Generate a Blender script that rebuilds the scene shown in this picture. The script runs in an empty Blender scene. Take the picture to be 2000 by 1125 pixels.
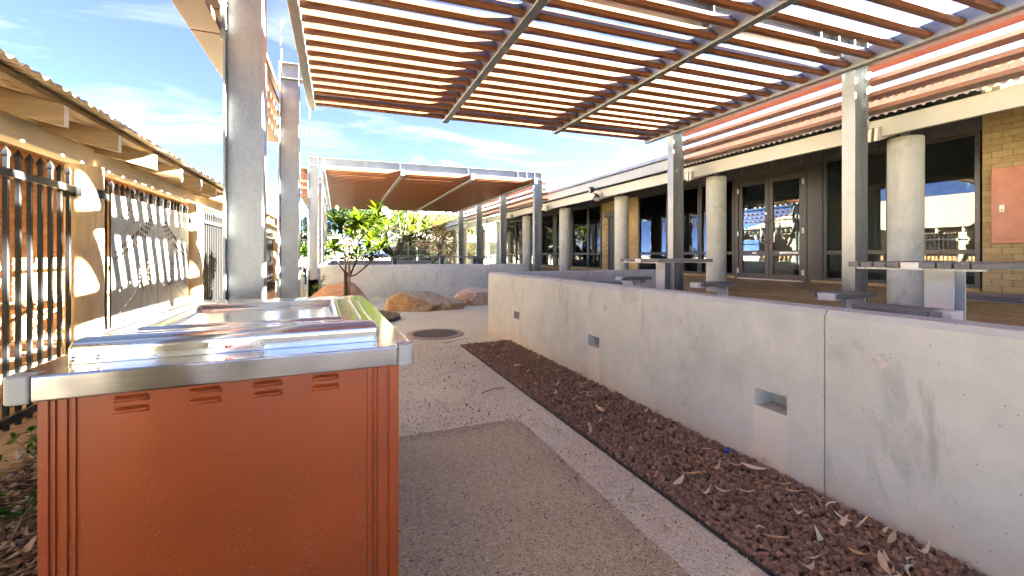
import bpy, math, random
import numpy as np
from mathutils import Vector, Matrix, noise
from mathutils.geometry import delaunay_2d_cdt
R = math.radians
random.seed(7); rng = np.random.default_rng(7)
S = bpy.context.scene
COL = S.collection

# ------------------------------------------------------------------ camera
YAW = math.atan(339/840)
cam_d = bpy.data.cameras.new('camera'); cam = bpy.data.objects.new('camera', cam_d); COL.objects.link(cam)
cam_d.sensor_width = 36; cam_d.lens = 36*840/2000; cam_d.shift_y = -64.5/2000
cam_d.clip_start = .05; cam_d.clip_end = 2000
cam.location = (0, 0, 1.35); cam.rotation_euler = (R(90), 0, -YAW)
S.camera = cam
# ------------------------------------------------------------------ sky, sun, exposure
SUN_AZ, SUN_EL = 99, 19.2
w = bpy.data.worlds.new('World'); S.world = w; w.use_nodes = True
wn = w.node_tree; wn.nodes.clear()
out = wn.nodes.new('ShaderNodeOutputWorld'); bg = wn.nodes.new('ShaderNodeBackground')
sky = wn.nodes.new('ShaderNodeTexSky'); sky.sky_type = 'NISHITA'; sky.sun_disc = False
sky.sun_elevation = R(SUN_EL); sky.sun_rotation = R(SUN_AZ)
sky.altitude = 50; sky.air_density = .043; sky.dust_density = .1; sky.ozone_density = 1.4
bg.inputs['Strength'].default_value = .05
# thin cirrus: noise stretched over the sky dome
tc = wn.nodes.new('ShaderNodeTexCoord')
sepv = wn.nodes.new('ShaderNodeSeparateXYZ'); wn.links.new(tc.outputs['Generated'], sepv.inputs[0])
zadd = wn.nodes.new('ShaderNodeMath'); zadd.operation = 'ADD'; zadd.inputs[1].default_value = .18; wn.links.new(sepv.outputs['Z'], zadd.inputs[0])
zmx = wn.nodes.new('ShaderNodeMath'); zmx.operation = 'MAXIMUM'; zmx.inputs[1].default_value = .05; wn.links.new(zadd.outputs[0], zmx.inputs[0])
dv = wn.nodes.new('ShaderNodeVectorMath'); dv.operation = 'DIVIDE'; wn.links.new(tc.outputs['Generated'], dv.inputs[0])
cmb = wn.nodes.new('ShaderNodeCombineXYZ')
for i in range(3): wn.links.new(zmx.outputs[0], cmb.inputs[i])
wn.links.new(cmb.outputs[0], dv.inputs[1])
mp = wn.nodes.new('ShaderNodeMapping'); mp.inputs['Scale'].default_value = (1.0, 2.2, 1); mp.inputs['Rotation'].default_value = (0, 0, R(40))
wn.links.new(dv.outputs[0], mp.inputs[0])
cn = wn.nodes.new('ShaderNodeTexNoise'); cn.inputs['Scale'].default_value = 1.1; cn.inputs['Detail'].default_value = 9; cn.inputs['Roughness'].default_value = .62; cn.inputs['Distortion'].default_value = .7
wn.links.new(mp.outputs[0], cn.inputs['Vector'])
cr = wn.nodes.new('ShaderNodeValToRGB'); cr.color_ramp.elements[0].position = .5; cr.color_ramp.elements[1].position = 1.0; cr.color_ramp.elements[0].color = (.03, .03, .03, 1)
cr.color_ramp.elements[1].color = (.55, .55, .55, 1)
wn.links.new(cn.outputs['Fac'], cr.inputs[0])
cmix = wn.nodes.new('ShaderNodeMix'); cmix.data_type = 'RGBA'
cmix.inputs['B'].default_value = (.8, .82, .82, 1)
wn.links.new(cr.outputs[0], cmix.inputs['Factor']); wn.links.new(sky.outputs[0], cmix.inputs['A'])
wn.links.new(cmix.outputs['Result'], bg.inputs[0]); wn.links.new(bg.outputs[0], out.inputs[0])

sd = bpy.data.lights.new('sun', 'SUN'); so = bpy.data.objects.new('sun', sd); COL.objects.link(so)
sd.energy = 5.0; sd.angle = R(.5); sd.color = (1, .97, .80)
sv = Vector((math.sin(R(SUN_AZ))*math.cos(R(SUN_EL)), math.cos(R(SUN_AZ))*math.cos(R(SUN_EL)), math.sin(R(SUN_EL))))
so.rotation_euler = sv.to_track_quat('Z', 'Y').to_euler(); so.location = sv*60
S.view_settings.view_transform = 'Standard'; S.view_settings.look = 'None'
S.view_settings.exposure = 6.6; S.view_settings.gamma = 1; S.view_settings.use_curve_mapping = False
S.cycles.max_bounces = 12; S.cycles.diffuse_bounces = 9; S.cycles.glossy_bounces = 4; S.cycles.transparent_max_bounces = 12
S.cycles.caustics_reflective = False; S.cycles.caustics_refractive = False
S.cycles.sample_clamp_indirect = 6

# ------------------------------------------------------------------ material helpers
class NT:
    def __init__(s, name):
        s.m = bpy.data.materials.new(name); s.m.use_nodes = True
        s.t = s.m.node_tree; s.b = s.t.nodes['Principled BSDF']; s.o = s.t.nodes['Material Output']
    def n(s, typ, **kw):
        x = s.t.nodes.new('ShaderNode'+typ)
        for k, v in kw.items(): setattr(x, k, v)
        return x
    def set(s, node, sock, v):
        i = node.inputs[sock]
        if hasattr(v, 'is_output') or isinstance(v, bpy.types.NodeSocket): s.t.links.new(v, i)
        else: i.default_value = v
    def pos(s): return s.n('NewGeometry').outputs['Position']
    def objc(s): return s.n('TexCoord').outputs['Object']
    def map(s, vec, scale=(1,1,1), loc=(0,0,0), rot=(0,0,0)):
        x = s.n('Mapping'); s.set(x, 0, vec); x.inputs['Scale'].default_value = scale; x.inputs['Location'].default_value = loc; x.inputs['Rotation'].default_value = rot
        return x.outputs[0]
    def noise(s, vec, scale, detail=4, rough=.55, dist=0):
        x = s.n('TexNoise'); s.set(x, 'Vector', vec); x.inputs['Scale'].default_value = scale; x.inputs['Detail'].default_value = detail
        x.inputs['Roughness'].default_value = rough; x.inputs['Distortion'].default_value = dist
        return x.outputs['Fac']
    def vor(s, vec, scale, feature='F1', out='Distance', rnd=1):
        x = s.n('TexVoronoi', feature=feature); s.set(x, 'Vector', vec); x.inputs['Scale'].default_value = scale; x.inputs['Randomness'].default_value = rnd
        return x.outputs[out]
    def ramp(s, fac, stops, interp='LINEAR'):
        x = s.n('ValToRGB'); s.set(x, 0, fac); r = x.color_ramp; r.interpolation = interp
        while len(r.elements) < len(stops): r.elements.new(.5)
        for e, (p, c) in zip(r.elements, stops):
            e.position = p; e.color = (*c, 1) if isinstance(c, tuple) else (c, c, c, 1)
        return x.outputs[0]
    def mix(s, fac, a, b, mode='MIX'):
        x = s.n('Mix', data_type='RGBA', blend_type=mode); s.set(x, 'Factor', fac)
        for k, v in (('A', a), ('B', b)):
            if isinstance(v, tuple): v = (*v, 1)
            s.set(x, k, v)
        return x.outputs['Result']
    def math(s, op, a, b=0, clamp=False):
        x = s.n('Math', operation=op, use_clamp=clamp); s.set(x, 0, a); s.set(x, 1, b); return x.outputs[0]
    def bump(s, h, strength=.3, dist=.01):
        x = s.n('Bump'); s.set(x, 'Height', h); x.inputs['Strength'].default_value = strength; x.inputs['Distance'].default_value = dist
        s.set(s.b, 'Normal', x.outputs[0]); return x.outputs[0]
    def rnd(s): return s.n('ObjectInfo').outputs['Random']
    def island(s): return s.n('NewGeometry').outputs['Random Per Island']
    def P(s, **kw):
        names = dict(col='Base Color', rough='Roughness', metal='Metallic', spec='Specular IOR Level')
        for k, v in kw.items():
            if isinstance(v, tuple): v = (*v, 1)
            s.set(s.b, names[k], v)
        return s.m

def simple(name, col, rough=.5, metal=0, var=.15, scale=8, bump=0, bscale=60, spec=.5, objrnd=0):
    k = NT(name); v = k.objc()
    dark = tuple(c*(1-var) for c in col); lite = tuple(min(1, c*(1+var)) for c in col)
    c = k.ramp(k.noise(v, scale, 5), [(.3, dark), (.7, lite)])
    if objrnd:
        c = k.mix(1.0, c, k.ramp(k.rnd(), [(0, 1-objrnd), (1, 1.0)]), 'MULTIPLY')
    if bump: k.bump(k.noise(v, bscale, 4), bump, .004)
    return k.P(col=c, rough=rough, metal=metal, spec=spec)

def m_galv():
    k = NT('galvanised_steel'); v = k.objc()
    vv = k.map(v, (1, 1, .7))
    sp = k.vor(vv, 55, 'F1', 'Color'); spv = k.n('RGBToBW'); k.set(spv, 0, sp)
    edge = k.vor(k.n('VectorMath', operation='ADD').outputs[0] if False else vv, 42, 'DISTANCE_TO_EDGE')
    big = k.noise(k.map(v, (1, 1, .25)), 2.4, 5, .6); patch = k.noise(v, 3.5, 3)
    c = k.ramp(big, [(.3, (.175, .184, .186)), (.55, (.225, .236, .238)), (.75, (.30, .314, .315))])
    c = k.mix(.12, c, k.ramp(spv.outputs[0], [(0, .08), (1, .36)]))
    c = k.mix(k.math('MULTIPLY', k.ramp(edge, [(0, .30), (.09, 0.0)]), k.ramp(patch, [(.42, 0.), (.62, 1.)])), c, (.065, .066, .065))
    drip = k.noise(k.map(v, (22, 22, .6)), 1.6, 4)
    c = k.mix(k.ramp(drip, [(.6, 0.), (.8, .3)]), c, (.33, .335, .33))
    k.bump(k.noise(v, 40, 4), .06, .003)
    return k.P(col=c, rough=k.ramp(big, [(.3, .34), (.7, .5)]), metal=.72)
def m_rust(name='rust_red_paint', col=(.30, .068, .024), rough=.38, speck=False):
    k = NT(name); v = k.objc()
    c = k.ramp(k.noise(v, 2.5, 5), [(.3, tuple(x*.88 for x in col)), (.7, tuple(x*1.1 for x in col))])
    if speck:
        p = k.pos()
        d = k.noise(p, 1.8, 3)
        cellv = k.vor(p, 150, 'F1'); 
        rv = k.vor(p, 150, 'F1', 'Color'); bw = k.n('RGBToBW'); k.set(bw, 0, rv)
        zz = k.n('SeparateXYZ'); k.set(zz, 0, p)
        amt = k.ramp(zz.outputs['Z'], [(.35, .52), (.95, .30)])
        dots = k.math('MULTIPLY', k.math('LESS_THAN', cellv, k.math('MULTIPLY', bw.outputs[0], .55)), k.math('LESS_THAN', k.math('ADD', bw.outputs[0], k.math('MULTIPLY', d, .15)), amt))
        c = k.mix(k.math('MULTIPLY', dots, .55), c, (.62, .42, .33))
        c = k.mix(k.math('MULTIPLY', k.ramp(k.noise(k.map(p, (9, 9, .8)), 3, 6), [(.5, 0.), (.8, .35)]), .18), c, (.42, .16, .09))
    return k.P(col=c, rough=rough)
def m_stainless():
    k = NT('stainless_steel'); v = k.objc()
    st = k.noise(k.map(v, (2, 60, 60)), 3, 5)
    sm = k.noise(v, 7, 6, .65)
    c = k.ramp(st, [(.3, (.60, .59, .57)), (.7, (.70, .69, .67))])
    c = k.mix(k.ramp(sm, [(.58, 0.), (.78, .5)]), c, (.42, .33, .22))
    rr = k.ramp(k.noise(v, 9, 5, .6), [(.3, .11), (.75, .19)])
    return k.P(col=c, rough=rr, metal=1)
def m_concrete(name, holes=(), dust=False, base=(.425, .465, .475)):
    k = NT(name); p = k.pos()
    a = k.noise(p, .9, 6, .62, .4); b = k.noise(p, 5, 6, .65); s_ = k.noise(k.map(p, (5, 5, .45)), 2.2, 5, .6)
    c = k.ramp(a, [(.32, tuple(x*.80 for x in base)), (.5, base), (.68, tuple(x*1.14 for x in base))])
    c = k.mix(.35, c, k.ramp(b, [(.3, (.30, .325, .325)), (.7, (.54, .57, .56))]))
    c = k.mix(k.ramp(s_, [(.5, 0.), (.72, .4)]), c, (.50, .49, .47))
    c = k.mix(k.ramp(k.noise(k.map(p, (3, 3, 1.1), rot=(.5, .3, 0)), 1.1, 8, .72, 1.2), [(.55, 0.), (.67, .5)]), c, (.225, .24, .235))
    c = k.mix(k.ramp(k.noise(p, 3.1, 6, .7, .8), [(.66, 0.), (.76, .4)]), c, (.42, .33, .19))
    pits = k.vor(p, 26, 'F1'); pc = k.vor(p, 26, 'F1', 'Color'); bw = k.n('RGBToBW'); k.set(bw, 0, pc)
    pit = k.math('MULTIPLY', k.math('LESS_THAN', pits, .09), k.math('LESS_THAN', bw.outputs[0], .5))
    c = k.mix(k.math('MULTIPLY', pit, .75), c, (.12, .11, .10))
    fp_ = k.vor(p, 75, 'F1'); fc_ = k.n('RGBToBW'); k.set(fc_, 0, k.vor(p, 75, 'F1', 'Color'))
    c = k.mix(k.math('MULTIPLY', k.math('MULTIPLY', k.math('LESS_THAN', fp_, .14), k.math('LESS_THAN', fc_.outputs[0], .34)), .55), c, (.17, .165, .155))
    sx = k.n('SeparateXYZ'); k.set(sx, 0, p)
    Y, Z = sx.outputs['Y'], sx.outputs['Z']
    for hy in holes:
        inside = k.math('LESS_THAN', k.math('ABSOLUTE', k.math('SUBTRACT', Y, hy)), .112)
        below = k.math('LESS_THAN', Z, .40)
        msk = k.math('MULTIPLY', inside, below)
        msk = k.math('MULTIPLY', msk, k.ramp(k.noise(k.map(p, (1, 30, .8)), 1.5, 4), [(.3, .25), (.6, .62)]))
        c = k.mix(msk, c, (.56, .54, .51))
    if dust:
        zz = k.math('ADD', Z, k.math('MULTIPLY', k.noise(p, 4, 5), .22))
        c = k.mix(k.ramp(zz, [(.1, .55), (.32, 0.)]), c, (.47, .36, .25))
    h = k.math('SUBTRACT', k.noise(p, 45, 5, .6), k.math('MULTIPLY', pit, 1.5))
    k.bump(h, .25, .003)
    return k.P(col=c, rough=.82, spec=.3)
def m_sand():
    k = NT('crushed_granite'); p = k.pos()
    a = k.noise(p, .7, 6, .6); f = k.noise(p, 60, 4, .7); m_ = k.noise(p, 4, 6, .65)
    c = k.ramp(a, [(.3, (.58, .48, .31)), (.48, (.75, .69, .51)), (.65, (.84, .83, .71))])
    c = k.mix(.45, c, k.ramp(m_, [(.3, (.42, .34, .20)), (.65, (.70, .66, .48))]))
    vc = k.vor(p, 105, 'F1', 'Color'); bw = k.n('RGBToBW'); k.set(bw, 0, vc)
    c = k.mix(.5, c, k.ramp(bw.outputs[0], [(.05, (.26, .20, .13)), (.25, (.48, .38, .24)), (.5, (.62, .54, .36)), (.8, (.78, .76, .64))]))
    c = k.mix(.25, c, k.ramp(f, [(.3, .2), (.7, .8)]))
    k.bump(k.math('ADD', k.vor(p, 105), k.math('MULTIPLY', f, .6)), .6, .008)
    return k.P(col=c, rough=.95, spec=.2)
def m_aggregate():
    k = NT('exposed_aggregate'); p = k.pos()
    a = k.noise(p, 1.4, 5)
    vc = k.vor(p, 130, 'F1', 'Color'); sep = k.n('SeparateColor'); k.set(sep, 0, vc)
    base = k.ramp(a, [(.3, (.39, .31, .18)), (.7, (.49, .405, .26))])
    st = k.ramp(sep.outputs[0], [(0, (.035, .035, .04)), (.26, (.06, .055, .06)), (.3, (.34, .26, .16)), (.6, (.47, .375, .24)), (.88, (.64, .55, .40)), (.95, (.7, .68, .58))], 'CONSTANT')
    d = k.vor(p, 130)
    c = k.mix(k.ramp(d, [(.3, .85), (.55, .1)]), base, st)
    big = k.vor(p, 48, 'F1', 'Color'); sb = k.n('SeparateColor'); k.set(sb, 0, big)
    bm = k.math('MULTIPLY', k.math('LESS_THAN', k.vor(p, 48), .3), k.math('LESS_THAN', sb.outputs[1], .14))
    c = k.mix(bm, c, k.ramp(sb.outputs[0], [(.0, (.045, .05, .075)), (.6, (.14, .14, .17)), (.9, (.5, .45, .38))]))
    k.bump(k.math('SUBTRACT', 1, d), .35, .004)
    return k.P(col=c, rough=.62, spec=.4)
def m_brick(name, cols, rnd=True):
    k = NT(name); p = k.pos()
    c = k.ramp(k.island() if rnd == 'island' else k.rnd(), [(0, cols[0]), (.5, cols[1]), (1, cols[2])])
    c = k.mix(.35, c, k.ramp(k.noise(p, 26, 5, .7), [(.3, tuple(x*.55 for x in cols[1])), (.7, tuple(min(1, x*1.5) for x in cols[1]))]))
    k.bump(k.noise(p, 120, 4), .35, .003)
    return k.P(col=c, rough=.9, spec=.2)
def m_wood(name, a, b, rough=.65, axis=(1, 12, 12), scale=3):
    k = NT(name); v = k.objc()
    g = k.noise(k.map(v, axis), scale, 6, .6, .6)
    c = k.ramp(g, [(.3, a), (.7, b)])
    c = k.mix(k.ramp(k.noise(v, 2.3, 5), [(.55, 0.), (.8, .35)]), c, tuple(x*.6 for x in a))
    k.bump(g, .15, .004)
    return k.P(col=c, rough=rough, spec=.3)
def m_leaf(name, cols, trans=.45, rough=.4):
    k = NT(name)
    c = k.ramp(k.math('FRACT', k.math('ADD', k.island(), k.rnd())), [(0, cols[0]), (.5, cols[1]), (1, cols[2])])
    k.P(col=c, rough=rough, spec=.04)
    tr = k.n('BsdfTranslucent'); k.set(tr, 'Color', k.mix(1., c, (1.15, 1.2, .6), 'MULTIPLY'))
    mx = k.n('MixShader'); mx.inputs[0].default_value = trans
    k.t.links.new(k.b.outputs[0], mx.inputs[1]); k.t.links.new(tr.outputs[0], mx.inputs[2]); k.t.links.new(mx.outputs[0], k.o.inputs[0])
    return k.m
def m_glass():
    k = NT('tinted_glass')
    fr = k.n('Fresnel'); fr.inputs['IOR'].default_value = 1.55
    gl = k.n('BsdfGlossy'); gl.inputs['Roughness'].default_value = .004; gl.inputs['Color'].default_value = (.9, .92, .92, 1)
    tr = k.n('BsdfTransparent'); tr.inputs['Color'].default_value = (.62, .66, .66, 1)
    mx = k.n('MixShader'); k.set(mx, 0, k.math('MULTIPLY', fr.outputs[0], 1.05, True))
    k.t.links.new(tr.outputs[0], mx.inputs[1]); k.t.links.new(gl.outputs[0], mx.inputs[2]); k.t.links.new(mx.outputs[0], k.o.inputs[0])
    return k.m
def m_rock(name, a, b, c3, pale):
    k = NT(name); v = k.objc()
    c = k.ramp(k.noise(v, 2.2, 8, .68, .8), [(.3, a), (.5, b), (.66, c3)])
    c = k.mix(k.ramp(k.noise(v, 6, 7, .7, 1.5), [(.54, 0.), (.7, .7)]), c, pale)
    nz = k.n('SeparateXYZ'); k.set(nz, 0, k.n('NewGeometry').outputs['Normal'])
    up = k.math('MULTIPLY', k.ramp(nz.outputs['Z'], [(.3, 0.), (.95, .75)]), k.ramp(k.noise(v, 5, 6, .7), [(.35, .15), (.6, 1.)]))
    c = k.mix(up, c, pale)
    ce = k.vor(k.map(v, (1, 1, 1.6)), 3.2, 'DISTANCE_TO_EDGE')
    c = k.mix(k.math('MULTIPLY', k.ramp(ce, [(0, .5), (.03, 0.)]), k.ramp(k.noise(v, 2.7, 4), [(.48, 0.), (.62, 1.)])), c, tuple(x*.45 for x in a))
    k.bump(k.math('ADD', k.noise(v, 9, 9, .75), k.math('MULTIPLY', k.ramp(ce, [(0, 0.), (.06, 1.)]), .25)), 1.0, .05)
    return k.P(col=c, rough=.9, spec=.2)
def m_gravel():
    k = NT('brown_gravel'); i = k.island()
    c = k.ramp(i, [(0, (.12, .077, .056)), (.4, (.22, .13, .09)), (.75, (.32, .19, .125)), (.95, (.42, .27, .18)), (1, (.30, .27, .24))])
    c = k.mix(.4, c, k.ramp(k.noise(k.pos(), 70, 4), [(.3, (.10, .062, .045)), (.7, (.34, .21, .14))]))
    return k.P(col=c, rough=.8, spec=.35)
def m_island(name, cols, rough=.9):
    k = NT(name); n = len(cols)-1
    c = k.ramp(k.island(), [(j/n, x) for j, x in enumerate(cols)])
    return k.P(col=c, rough=rough, spec=.2)
def m_objrand(name, cols, rough=.7):
    k = NT(name); n = len(cols)-1
    c = k.ramp(k.rnd(), [(j/n, x) for j, x in enumerate(cols)])
    return k.P(col=c, rough=rough, spec=.25)

GALV = m_galv(); RUST = m_rust('rust_red_slat_paint', (.135, .048, .020), .42); RUSTBOX = m_rust('rust_red_cabinet_paint', (.285, .054, .009), .36, True)
STEEL = m_stainless(); CONC = m_concrete('cast_concrete', (5.91, 3.83, 1.856), True); CONC2 = m_concrete('cast_concrete_grey', (), False, (.455, .49, .49))
SAND = m_sand(); AGG = m_aggregate(); GRAVEL = m_gravel()
YBRICK = m_brick('buff_brick', ((.30, .215, .105), (.37, .28, .145), (.43, .335, .185))); MORTAR = simple('mortar', (.22, .17, .11), .95, bump=.3)
BBRICK = m_brick('brown_brick', ((.26, .135, .055), (.33, .18, .08), (.39, .23, .105))); BBRICKI = m_brick('brown_brick_far', ((.26, .135, .055), (.33, .18, .08), (.39, .23, .105)), 'island')
PAVER = m_brick('brown_paver', ((.28, .19, .105), (.35, .25, .145), (.42, .32, .19))); PAVERI = m_brick('brown_paver_far', ((.28, .19, .105), (.35, .25, .145), (.42, .32, .19)), 'island')
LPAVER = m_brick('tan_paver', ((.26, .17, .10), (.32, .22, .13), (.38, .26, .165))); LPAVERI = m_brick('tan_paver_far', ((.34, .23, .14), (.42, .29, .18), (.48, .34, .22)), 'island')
GROUT = simple('paving_joint_sand', (.17, .125, .085), .95, bump=.3)
TIMBER = m_wood('rafter_timber', (.27, .18, .10), (.40, .29, .17)); BEAMT = m_wood('pale_beam_timber', (.60, .52, .38), (.70, .62, .47), axis=(10, 1, 10)); POSTT = m_wood('timber_post_pine', (.47, .33, .17), (.62, .47, .27), axis=(10, 10, 1))
RAFTW = simple('rafter_end_paint', (.66, .60, .50), .6)
CREAM = simple('cream_fascia_paint', (.39, .385, .345), .5, var=.06, scale=3); GREYP = simple('grey_rafter_paint', (.33, .315, .29), .55, var=.06)
BLACK = simple('black_powdercoat', (.008, .008, .0095), .5, var=.1, spec=.25); BLACKP = simple('matt_black_paint', (.012, .012, .013), .6)
ROOFL = simple('tan_roof_sheet', (.40, .33, .24), .45, var=.1, metal=.1); ROOFR = simple('pale_roof_sheet', (.66, .62, .52), .4, var=.06, metal=.1)
DARKCL = simple('charcoal_cladding', (.055, .055, .058), .5); FRAME = simple('dark_bronze_frame', (.022, .020, .019), .4, var=.08); GLASS = m_glass()
SHUT = simple('charcoal_shutter', (.05, .052, .055), .45); LINING = simple('verandah_lining', (.12, .12, .12), .7)
COLM = m_concrete('column_concrete', (), False, (.36, .365, .33))
PANEL = simple('grey_panel_sheet', (.25, .26, .285), .5, var=.1, scale=4, metal=.85)
WHITE = simple('white_plastic', (.75, .75, .73), .4, var=.04); GREYCAP = simple('grey_cap_plastic', (.30, .335, .345), .45, var=.05)
REDBOX = simple('faded_red_enamel', (.42, .16, .10), .4, var=.14, scale=5); REDINK = simple('red_ink', (.5, .03, .03), .5); BLKINK = simple('black_ink', (.02, .02, .02), .5)
LGREY = simple('light_grey_steel', (.55, .56, .55), .45, var=.05); DGREY = m_wood('charcoal_composite', (.10, .10, .105), (.15, .15, .155), .5)
MANH = simple('cast_iron', (.07, .068, .066), .6, var=.3, scale=20, bump=.4, bscale=150); RINGC = simple('sandy_concrete_ring', (.30, .235, .18), .9, var=.2, bump=.3)
ROCK1 = m_rock('orange_rock', (.20, .105, .05), (.38, .235, .12), (.47, .35, .20), (.58, .52, .42)); ROCK2 = m_rock('pink_white_rock', (.36, .17, .11), (.52, .38, .28), (.60, .51, .42), (.64, .60, .52)); ROCK3 = m_rock('red_brown_rock', (.22, .10, .06), (.32, .16, .095), (.39, .23, .14), (.46, .33, .24))
FBARK = m_wood('frangipani_bark', (.04, .032, .024), (.075, .06, .043), .85, (8, 8, 1), 5); BARK = m_wood('grey_bark', (.17, .12, .08), (.30, .24, .17), .85, (8, 8, 1), 5); STAKE = m_wood('stake_wood', (.16, .10, .06), (.24, .155, .095), .8, (10, 10, 1), 4)
FLEAF = m_leaf('frangipani_leaf', ((.016, .027, .0016), (.023, .035, .002), (.032, .045, .003)), .45, .6); GLEAF = m_leaf('tree_leaf', ((.008, .017, .005), (.012, .021, .0055), (.017, .025, .007)), .3)
OLEAF = m_leaf('olive_leaf', ((.014, .019, .006), (.020, .025, .008), (.027, .030, .011)), .3); PLEAF = m_leaf('pale_olive_leaf', ((.04, .045, .02), (.055, .058, .028), (.075, .072, .04)), .5); PINKF = m_leaf('pink_bract', ((.17, .018, .05), (.20, .04, .08), (.16, .025, .04)), .4); SLEAF = m_leaf('shrub_leaf', ((.03, .08, .015), (.05, .12, .02), (.11, .22, .03)), .3)
PETAL = m_leaf('white_petal', ((.75, .74, .66), (.8, .8, .76), (.8, .78, .6)), .3)
CHIP = m_island('wood_chip', [(.13, .08, .05), (.24, .16, .10), (.34, .26, .18), (.20, .15, .12), (.45, .40, .34), (.27, .16, .08)])
DRY = m_objrand('dry_gum_leaf', [(.50, .40, .27), (.58, .50, .37), (.38, .23, .10), (.62, .55, .45), (.46, .28, .11)])
PEB = m_island('granite_pebble', [(.66, .56, .44), (.50, .33, .18), (.60, .45, .30), (.74, .70, .64), (.42, .30, .20), (.15, .13, .12)])
BLUE = simple('blue_plastic', (.01, .07, .40), .4); LAMPG = simple('black_lamp_body', (.02, .02, .022), .4)
PALEGRN = simple('pale_green_render', (.11, .14, .10), .8, var=.05); PWHITE = simple('white_roof_metal', (.75, .75, .72), .5, var=.04); ORANGE = simple('orange_frame', (.55, .14, .03), .5)
WIRE = simple('pale_fence_wire', (.30, .30, .29), .5); CABLE = simple('steel_cable', (.35, .35, .34), .4, metal=.8)
DIRT = simple('dark_soil', (.06, .04, .03), .95, bump=.3); GRASSM = simple('dry_ground', (.52, .45, .33), .95, var=.3, scale=1, bump=.3); HALLF = simple('interior_floor_vinyl', (.22, .21, .20), .4); HALLW = simple('interior_wall_paint', (.55, .55, .53), .8)

# ------------------------------------------------------------------ mesh helpers
class MB:
    def __init__(s): s.v = []; s.f = []
    def add(s, vs, fs):
        o = len(s.v); s.v += [tuple(p) for p in vs]; s.f += [tuple(i+o for i in f) for f in fs]; return s
    def box(s, x0, x1, y0, y1, z0, z1):
        return s.add([(x0,y0,z0),(x1,y0,z0),(x1,y1,z0),(x0,y1,z0),(x0,y0,z1),(x1,y0,z1),(x1,y1,z1),(x0,y1,z1)],
                     [(3,2,1,0),(4,5,6,7),(0,1,5,4),(1,2,6,5),(2,3,7,6),(3,0,4,7)])
    def bar(s, a, b, wid, hei, up=(0,0,1)):
        a, b = Vector(a), Vector(b); d = (b-a).normalized(); u = Vector(up)
        x = d.cross(u).normalized(); y = x.cross(d).normalized()
        vs = [p + x*sx*wid/2 + y*sy*hei/2 for p in (a, b) for sx, sy in ((-1,-1),(1,-1),(1,1),(-1,1))]
        return s.add(vs, [(3,2,1,0),(4,5,6,7),(0,1,5,4),(1,2,6,5),(2,3,7,6),(3,0,4,7)])
    def prism(s, poly, a, b, axis):
        # poly of 2D points extruded a..b along axis: 'x' -> (y,z), 'y' -> (x,z), 'z' -> (x,y)
        def P(p, t): return {'x': (t, p[0], p[1]), 'y': (p[0], t, p[1]), 'z': (p[0], p[1], t)}[axis]
        n = len(poly); vs = [P(p, a) for p in poly]+[P(p, b) for p in poly]
        fs = [tuple(range(n))[::-1], tuple(range(n, 2*n))]+[(i, (i+1) % n, n+(i+1) % n, n+i) for i in range(n)]
        if axis == 'y': fs = [f[::-1] for f in fs]
        return s.add(vs, fs)
    def tube(s, pts, rad, n=8, cap=True):
        pts = [Vector(p) for p in pts]; rad = rad if isinstance(rad, (list, tuple)) else [rad]*len(pts)
        vs = []; px = None
        for i, p in enumerate(pts):
            d = (pts[min(i+1, len(pts)-1)]-pts[max(i-1, 0)]).normalized()
            r = Vector((0,0,1)) if abs(d.z) < .9 else Vector((1,0,0))
            if px is None: x = d.cross(r).normalized()
            else: x = (px-d*px.dot(d)).normalized()
            px = x; y = d.cross(x)
            vs += [p+(x*math.cos(t)+y*math.sin(t))*rad[i] for t in [2*math.pi*j/n for j in range(n)]]
        fs = [(i*n+j, i*n+(j+1) % n, (i+1)*n+(j+1) % n, (i+1)*n+j) for i in range(len(pts)-1) for j in range(n)]
        if cap: fs += [tuple(range(n))[::-1], tuple(range((len(pts)-1)*n, len(pts)*n))]
        return s.add(vs, fs)
    def lathe(s, prof, n=24, c=(0,0,0)):
        vs = [(c[0]+r*math.cos(2*math.pi*j/n), c[1]+r*math.sin(2*math.pi*j/n), c[2]+z) for r, z in prof for j in range(n)]
        m = len(prof)
        fs = [(i*n+j, i*n+(j+1) % n, (i+1)*n+(j+1) % n, (i+1)*n+j) for i in range(m-1) for j in range(n)]
        fs += [tuple(range(n))[::-1], tuple(range((m-1)*n, m*n))]
        return s.add(vs, fs)
    def mesh(s, name, smooth=False):
        me = bpy.data.meshes.new(name); me.from_pydata(s.v, [], s.f); me.update()
        if smooth: me.polygons.foreach_set('use_smooth', [True]*len(me.polygons))
        return me
def wloc(o):
    v = Vector(o.location)
    while o.parent: o = o.parent; v += o.location
    return v
def link(name, me, m=None, parent=None, loc=(0,0,0)):
    o = bpy.data.objects.new(name, me); COL.objects.link(o); o.location = loc
    if parent: o.parent = parent
    if m and not me.materials: me.materials.append(m)
    return o
def build(mb, name, m, parent=None, smooth=False, bevel=0, local=False, angle=None, seg=2):
    """world-coded mesh unless local; parentless meshes get their origin at the base centre"""
    V = np.array(mb.v, dtype=float)
    if parent is not None: off = np.array((0,0,0)) if local else np.array(wloc(parent))
    elif local: off = np.array((0,0,0))
    else: off = np.array([(V[:,0].min()+V[:,0].max())/2, (V[:,1].min()+V[:,1].max())/2, V[:,2].min()])
    V = V-off; mb.v = [tuple(p) for p in V]
    me = mb.mesh(name, smooth)
    if smooth and angle: 
        try: me.set_sharp_from_angle(angle=R(angle))
        except Exception: pass
    o = link(name, me, m, parent)
    if parent is None and not local: o.location = off
    if bevel:
        b = o.modifiers.new('bevel', 'BEVEL'); b.width = bevel; b.segments = seg; b.limit_method = 'ANGLE'; b.angle_limit = R(40)
    return o
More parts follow.
